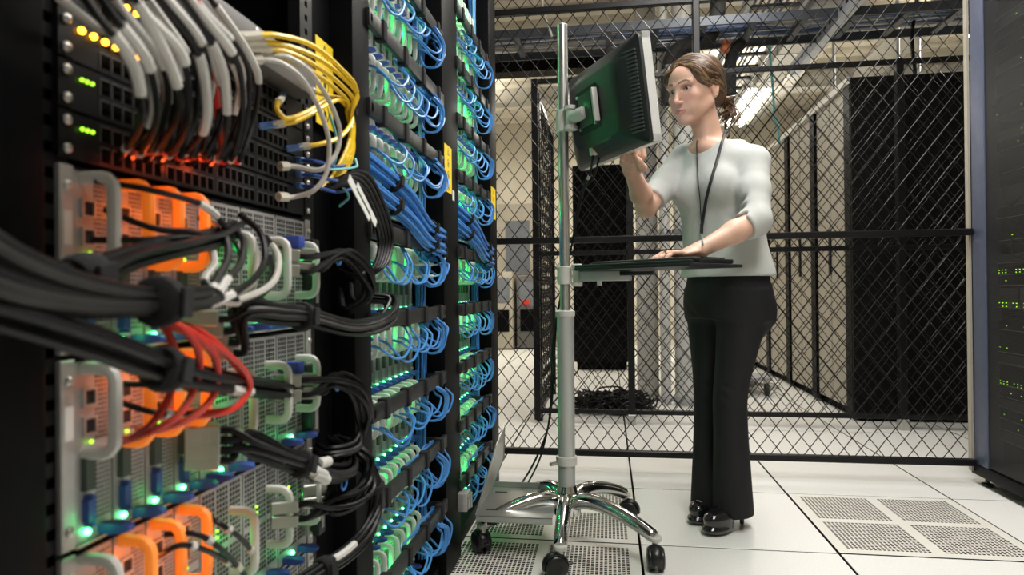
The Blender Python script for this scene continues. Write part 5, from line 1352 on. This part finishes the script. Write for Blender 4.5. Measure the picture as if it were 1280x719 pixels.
# ---- sweater
SW = Field()
ts = torso_secs(.006)
hemz = atd(909, 346, 2.28)
ts2 = [(hemz, .168, .124), (atd(908, 332, 2.28), .160, .120), (atd(905, 308, 2.28), .146, .112), (atd(903, 282, 2.28), .143, .110), (chest, .150, .122), (atd(898, 214, 2.28), .154, .106), (shc, .132, .080), (atd(895, 184, 2.28), .085, .064)]
SW.loft(ts2, RT_, .02, p_=2.25)
for s in (-1, 1): SW.ell(chest + RT_ @ np.array([s * .068, .085, .004]), (.058, .048, .058), RT_, .04)
SW.cone(nb_ + np.array([0, 0, -.026]), LS, .050, .052, .04); SW.cone(nb_ + np.array([0, 0, -.026]), RS, .050, .052, .04)
cufL = LE * .84 + LW * .16; cufR = RE * .97 + RW * .03
SW.chain([LS, (LS + LE) / 2, LE, cufL], [.053, .048, .045, .046], .02)
cR = RS * .18 + RE * .82
SW.chain([RS, (RS + RE) / 2, cR], [.055, .050, .047], .02)
def cut(c, n, k=.003):                                                       # clean end of a sleeve: nothing past the plane
    c = np.array(c, np.float32); n = np.array(n, np.float32); return c, n
def halfcut(field, c, n, R_):
    c = np.array(c, np.float32); n = np.array(n, np.float32)
    def fn(p):
        d = (p - c) @ n; return np.maximum(-d, np.linalg.norm(p - c, axis=1) - R_)
    field.add(fn, c - R_, c + R_, .004, 's')
halfcut(SW, cufL + (LW - LE) * .045, unit(LW - LE), .085)
halfcut(SW, cR + (RE - RS) * .03, unit(RE - RS), .085)
# folds at the elbows and waist: shallow grooves
for t, dx in ((.62, .0), (.78, .01), (.92, -.006)):
    c = LS * (1 - t) + LE * t; SW.cone(c + RT_ @ np.array([.0, .060, .006 + dx]), c + RT_ @ np.array([-.03, .035, -.022 + dx]), .010, .008, .010, 's')
for a, b in (((.12, .10, .02), (.03, .125, -.05)), ((.10, .11, -.03), (.02, .13, -.09)), ((-.09, .115, .03), (-.02, .128, -.07)), ((.145, .05, .05), (.09, .11, .10))):
    SW.cone(waist + RT_ @ np.array(a), waist + RT_ @ np.array(b), .008, .007, .016, 's')
# arm-hole crease between sleeve and body
# neckline opening
nk = nb_ + RT_ @ np.array([0, .022, .010])
Rn = frame(45, 24)
SW.ell(nk, (.068, .074, .040), Rn, .006, 's')
Ps = np.array([LS, RS, LE, RE, hemz, nb_]); l0, l1 = Ps.min(0) - .13, Ps.max(0) + .13
V, Q = surface(SW, l0, l1, .0036); V = smooth(V, Q, 4)
sweater = to_obj('sweater', [(V, Q)], 'sweater', woman); sweater['label'] = 'light grey fine-knit sweater with three-quarter sleeves'
# rolled edges: neckline, cuffs, hem follow the cut
# ---- trousers
TRS = Field()
zt = atd(909, 336, 2.28)
TRS.loft([(pelvis + np.array([0, 0, -.07]), .150, .118), (pelvis + np.array([0, 0, -.02]), .158, .122), (pelvis + np.array([0, 0, .03]), .154, .116), (zt, .142, .106)], RT_, .03)
I3 = np.eye(3)
def leg(h, kn_, an, hem, off, fw):
    f3 = np.array([fw[0], fw[1], 0]); s3 = np.array([-fw[1], fw[0], 0]); R = np.stack([f3, s3, [0, 0, 1]], 1)
    m = lambda t: h * (1 - t) + kn_ * t
    c = lambda t: kn_ * (1 - t) + an * t
    hemp = np.array([an[0] + off[0], an[1] + off[1], hem])
    mid = lambda t: kn_ * (1 - t) + hemp * t
    return [(hemp, .074, .064), (mid(.9), .073, .061), (mid(.6), .068, .056), (mid(.3), .060, .053), (kn_, .057, .054), (m(.66), .064, .061), (m(.33), .077, .074), (h, .086, .083), (h + np.array([0, 0, .05]), .08, .08)], R
fL = foot_axes(ANL, TOL); fR = foot_axes(ANR, TOR)
s, R = leg(HIPL, KNL, ANL, .046, fL * .010, fL[:2]); TRS.loft(s, R, .03)
s, R = leg(HIPR, KNR, ANR, .046, fR * .008, fR[:2]); s = [(c, a * .92, b * .95) for c, a, b in s]; TRS.loft(s, R, .028)
TRS.ell(pelvis + RT_ @ np.array([.06, -.060, -.055]), (.075, .055, .08), RT_, .05); TRS.ell(pelvis + RT_ @ np.array([-.06, -.060, -.055]), (.075, .055, .08), RT_, .05)
for kn_, s in ((KNL, 1), (KNR, 1)):
    for dz in (.03, -.01, -.05):
        TRS.cone(kn_ + np.array([-.05, -.045, dz + .02]), kn_ + np.array([.02, -.073, dz - .01]), .006, .005, .012, 's')
TRS.cone(pelvis + RT_ @ np.array([.01, .135, -.09]), HIPL + RT_ @ np.array([.05, .098, .02]), .008, .006, .014, 's')
TRS.cone(pelvis + RT_ @ np.array([-.01, .135, -.09]), HIPR + RT_ @ np.array([-.04, .098, .02]), .008, .006, .014, 's')
Ps = np.array([HIPL, HIPR, ANL, ANR, zt, KNL, KNR]); l0, l1 = Ps.min(0) - .14, Ps.max(0) + .14; l0[2] = .02; l1[2] = zt[2] + .02
V, Q = surface(TRS, l0, l1, .0042); V = smooth(V, Q, 3)
to_obj('trousers', [(V, Q)], 'trousers', woman)['label'] = 'black flared trousers'
# ---- platform shoes
for an, toe, nm_ in ((ANL, TOL, 'shoe'), (ANR, TOR, 'shoe')):
    f = foot_axes(an, toe); s = np.array([-f[1], f[0], 0]); R = np.stack([f, s, [0, 0, 1]], 1); S = Field()
    base = np.array([toe[0], toe[1], 0]); heelp = np.array([an[0], an[1], 0]) - f * .036
    L = float((base - heelp) @ f); bl = base - f * .060
    S.ell(bl + np.array([0, 0, .018]) + f * .004, (.064, .041, .020), R, .006)               # platform sole
    S.ell(bl + np.array([0, 0, .048]), (.060, .039, .030), R, .012)                          # toe box
    S.chain([bl + np.array([0, 0, .046]) - f * .02, base - f * .115 + np.array([0, 0, .070]), heelp + np.array([0, 0, .115]) + f * .025], [.034, .031, .031], .02)
    S.ell(heelp + np.array([0, 0, .125]) + f * .020, (.034, .031, .034), R, .012)            # heel cup
    S.chain([heelp + np.array([0, 0, .10]) + f * .004, heelp + np.array([0, 0, .05]) + f * .001, heelp + np.array([0, 0, .006])], [.020, .0095, .0075], .012)
    S.ell(base - f * .135 + np.array([0, 0, .115]), (.062, .025, .036), R, .006, 's')            # foot opening
    def gr(p): return -p[:, 2]
    S.add(gr, (-9, -9, -9), (9, 9, 9), .002, 'i')
    l0 = np.minimum(base, heelp) - .08; l1 = np.maximum(base, heelp) + .08; l0[2] = -.01; l1[2] = .19
    V, Q = surface(S, l0, l1, .0022); V = smooth(V, Q, 2); V[:, 2] = np.maximum(V[:, 2], 0)
    to_obj('shoe', [(V, Q)], 'patent', woman)['label'] = 'black patent platform pump'

# ---- hair: cap, swept locks, low tied tail
HR = Field()
HR.ell(hp_(0, -.020, .036), (.083, .096, .086), RH, .01)
HR.ell(hp_(0, -.070, -.020), (.062, .046, .055), RH, .03)
for s in (-1, 1): HR.ell(hp_(s * .058, .020, .052), (.026, .040, .036), RH, .03)
HR.ell(hp_(-.006, .128, -.034), (.080, .086, .090), RH, .010, 's')                  # face opening
for s in (-1, 1): HR.ell(hp_(s * .088, .030, -.040), (.034, .042, .042), RH, .008, 's'); HR.ell(hp_(s * .082, -.006, -.034), (.024, .026, .040), RH, .006, 's')
HR.ell(hp_(0, .02, -.115), (.09, .075, .075), RH, .01, 's')
tl = hp_(.012, -.112, -.042)
HR.cone(hp_(.004, -.095, -.030), tl, .022, .017, .02)
V, Q = surface(HR, hb0 - .04, hb1 + .04, .0022); V = smooth(V, Q, 2)
hair = to_obj('hair', [(V, Q)], 'hair', woman); hair['label'] = 'brown hair swept back into a low ponytail'
q = random.Random(21)
lks = [MB(), MB(), MB()]
def on_cap(p, g=.0015):
    """push a head-frame point out to the cap surface along its direction from the cap centre"""
    c = np.array([0, -.020, .030]); d = unit(np.array(p) - c); T = np.linspace(.03, .16, 90); v = HC + (c + d * T[:, None]) @ RH.T
    f = HR(v); k_ = np.argmax(f > 0) if (f > 0).any() else 89; return HC + RH @ (c + d * (T[max(k_, 1)] - .0007 + g))
def lock(P, r, k_, taper=True):
    path = spline(P, 5); n_ = len(path)
    lks[k_].tube(path, [r * (.4 + .6 * math.sin(math.pi * min(1, .32 + .62 * i / n_))) if taper else r * (1 - .75 * (i / n_) ** 2) for i in range(n_)], 6, flat=.6)
# locks swept from the parting over the temples and back to the tie
for i in range(210):
    s = q.choice((-1, 1, 1)); v_ = q.random(); j_ = lambda a: q.uniform(-a, a)
    st_ = np.array([-.012 + s * .004, .078 - .10 * v_, .110 + .012 * math.sin(2 * v_)])               # along the parting
    p1 = np.array([s * (.040 + .012 * v_), .066 - .115 * v_ + j_(.006), .088 + j_(.008)])
    p2 = np.array([s * (.074), .034 - .10 * v_ + j_(.006), .040 + .018 * v_ + j_(.010)])
    p3 = np.array([s * (.074 - .01 * v_), -.030 - .05 * v_, .016 + .01 * v_ + j_(.010)])
    p4 = np.array([s * .044, -.085, -.010 + j_(.016)]); p5 = np.array([.006 + s * .010, -.108, -.034 + j_(.008)])
    g = q.uniform(-.0008, .0030)
    lock([on_cap(p, g) for p in (st_, p1, p2, p3, p4, p5)], q.uniform(.0030, .0048), q.choice((0, 0, 1, 2)))
for i in range(60):                                                          # tail: loose waves
    a = q.uniform(0, 6.28); r0 = q.uniform(0, .014)
    end = np.array([q.uniform(-.01, .040), -.130 - q.uniform(0, .045), -.100 - q.uniform(-.02, .035)])
    p0 = np.array([.012 + r0 * math.cos(a), -.112, -.042 + r0 * math.sin(a)]); w = q.uniform(-.014, .016)
    P = [p0 + np.array([-.004, .020, .006]), p0, p0 * .6 + end * .4 + np.array([w, -.022, .018]), p0 * .25 + end * .75 + np.array([-w, -.018, 0]), end + np.array([w * .6, .016, -.004])]
    lock([HC + RH @ p for p in P], .0040, q.choice((0, 1, 1, 2)), False)
for i in range(110):                                                          # front sweep along the face down to the ear top
    s = q.choice((-1, 1, 1)); j_ = lambda a: q.uniform(-a, a); v_ = q.random()
    P = [(-.010 + s * .01, .070 + j_(.006), .108), (s * (.030 + j_(.006)), .074 + j_(.004), .092 + j_(.006)), (s * (.058 + j_(.004)), .062 - .02 * v_, .062 + j_(.008)), (s * .074, .036 - .02 * v_, .022 - .018 * v_ + j_(.010)),
         (s * .080, .002, .004 + j_(.012)), (s * .070, -.045, -.004 + j_(.010)), (s * .040, -.090, -.020 + j_(.008)), (.006 + s * .008, -.108, -.036)]
    g = q.uniform(.0002, .0038)
    lock([on_cap(p, g) for p in P], q.uniform(.0024, .0042), q.choice((0, 1, 1, 2)))
for k_, mm in enumerate(('hair', 'hair_light', 'hair_dark')): stuff(lks[k_].build('hair_locks', mm, hair, True))
# ear stud
o = MB().sphere((0, 0, 0), .0022, 8, 5).mesh('ear_stud', 'gold', True); place('ear_stud', o, hp_(.079, -.008, -.037), woman)
# ---- rings on the left hand
def finger_pt(k, t):
    b, L, r, sp = fing[k]; d = unit(np.array([1, sp, 0])); return LHp(.078 + d[0] * L * t, b + d[1] * L * t, .0055), r
for k, t in ((2, .22), (2, .55), (1, .30)):
    c, r = finger_pt(k, t); d = unit(finger_pt(k, t + .1)[0] - c); s = unit(np.cross(d, n1)); w = np.cross(s, d)
    MB().tube([c + (r + .0012) * (s * math.cos(a) + w * math.sin(a)) for a in np.linspace(0, 2 * math.pi, 17)], .0014, 6, caps=False).build('ring', 'gold', woman, True)
# ---- lanyard laid over the sweater
def drape(x, y, g=.0055, fields=(SW, SK)):
    v = unit(ray(x, y)); t = 1.7
    for _ in range(160):
        d = min(float(F(np.array([CO + v * t]))[0]) for F in fields)
        if d < g: break
        t += min(max(d - g, .0006) * .8, .015)
        if t > 2.6: break
    return CO + v * t
strapA = [drape(*p) for p in [(908, 154), (907, 161), (905.5, 167), (904, 173), (902, 179), (900, 186), (897.5, 196), (894, 208), (888, 228), (883, 248), (880, 266), (877.5, 282)]]
strapB = [drape(*p) for p in [(871, 178), (871, 190), (872, 210), (873, 230), (875, 250), (876, 268), (877, 282)]]
behind = [hp_(.03, -.07, -.10)]
ly = MB(); ly.tube(spline([nb_ + RT_ @ np.array([.0, -.062, .020]), nb_ + RT_ @ np.array([.045, -.035, .030])] + strapA, 5), .0052, 6, flat=.32).build('lanyard', 'lanyard', woman, True)
MB().tube(spline([nb_ + RT_ @ np.array([-.03, -.055, .020]), nb_ + RT_ @ np.array([-.055, -.005, .028])] + strapB, 5), .0052, 6, flat=.32).build('lanyard', 'lanyard', woman, True)
cl_ = MB().tube([drape(877.3, 280), drape(877, 292)], .0052, 8, flat=.6).build('lanyard_clip', 'black_plastic', woman, True)
MB().tube(spline([drape(877, 292), drape(878, 300), drape(879, 306)], 4), .0022, 6).build('clip_hook', 'steel', cl_, True)
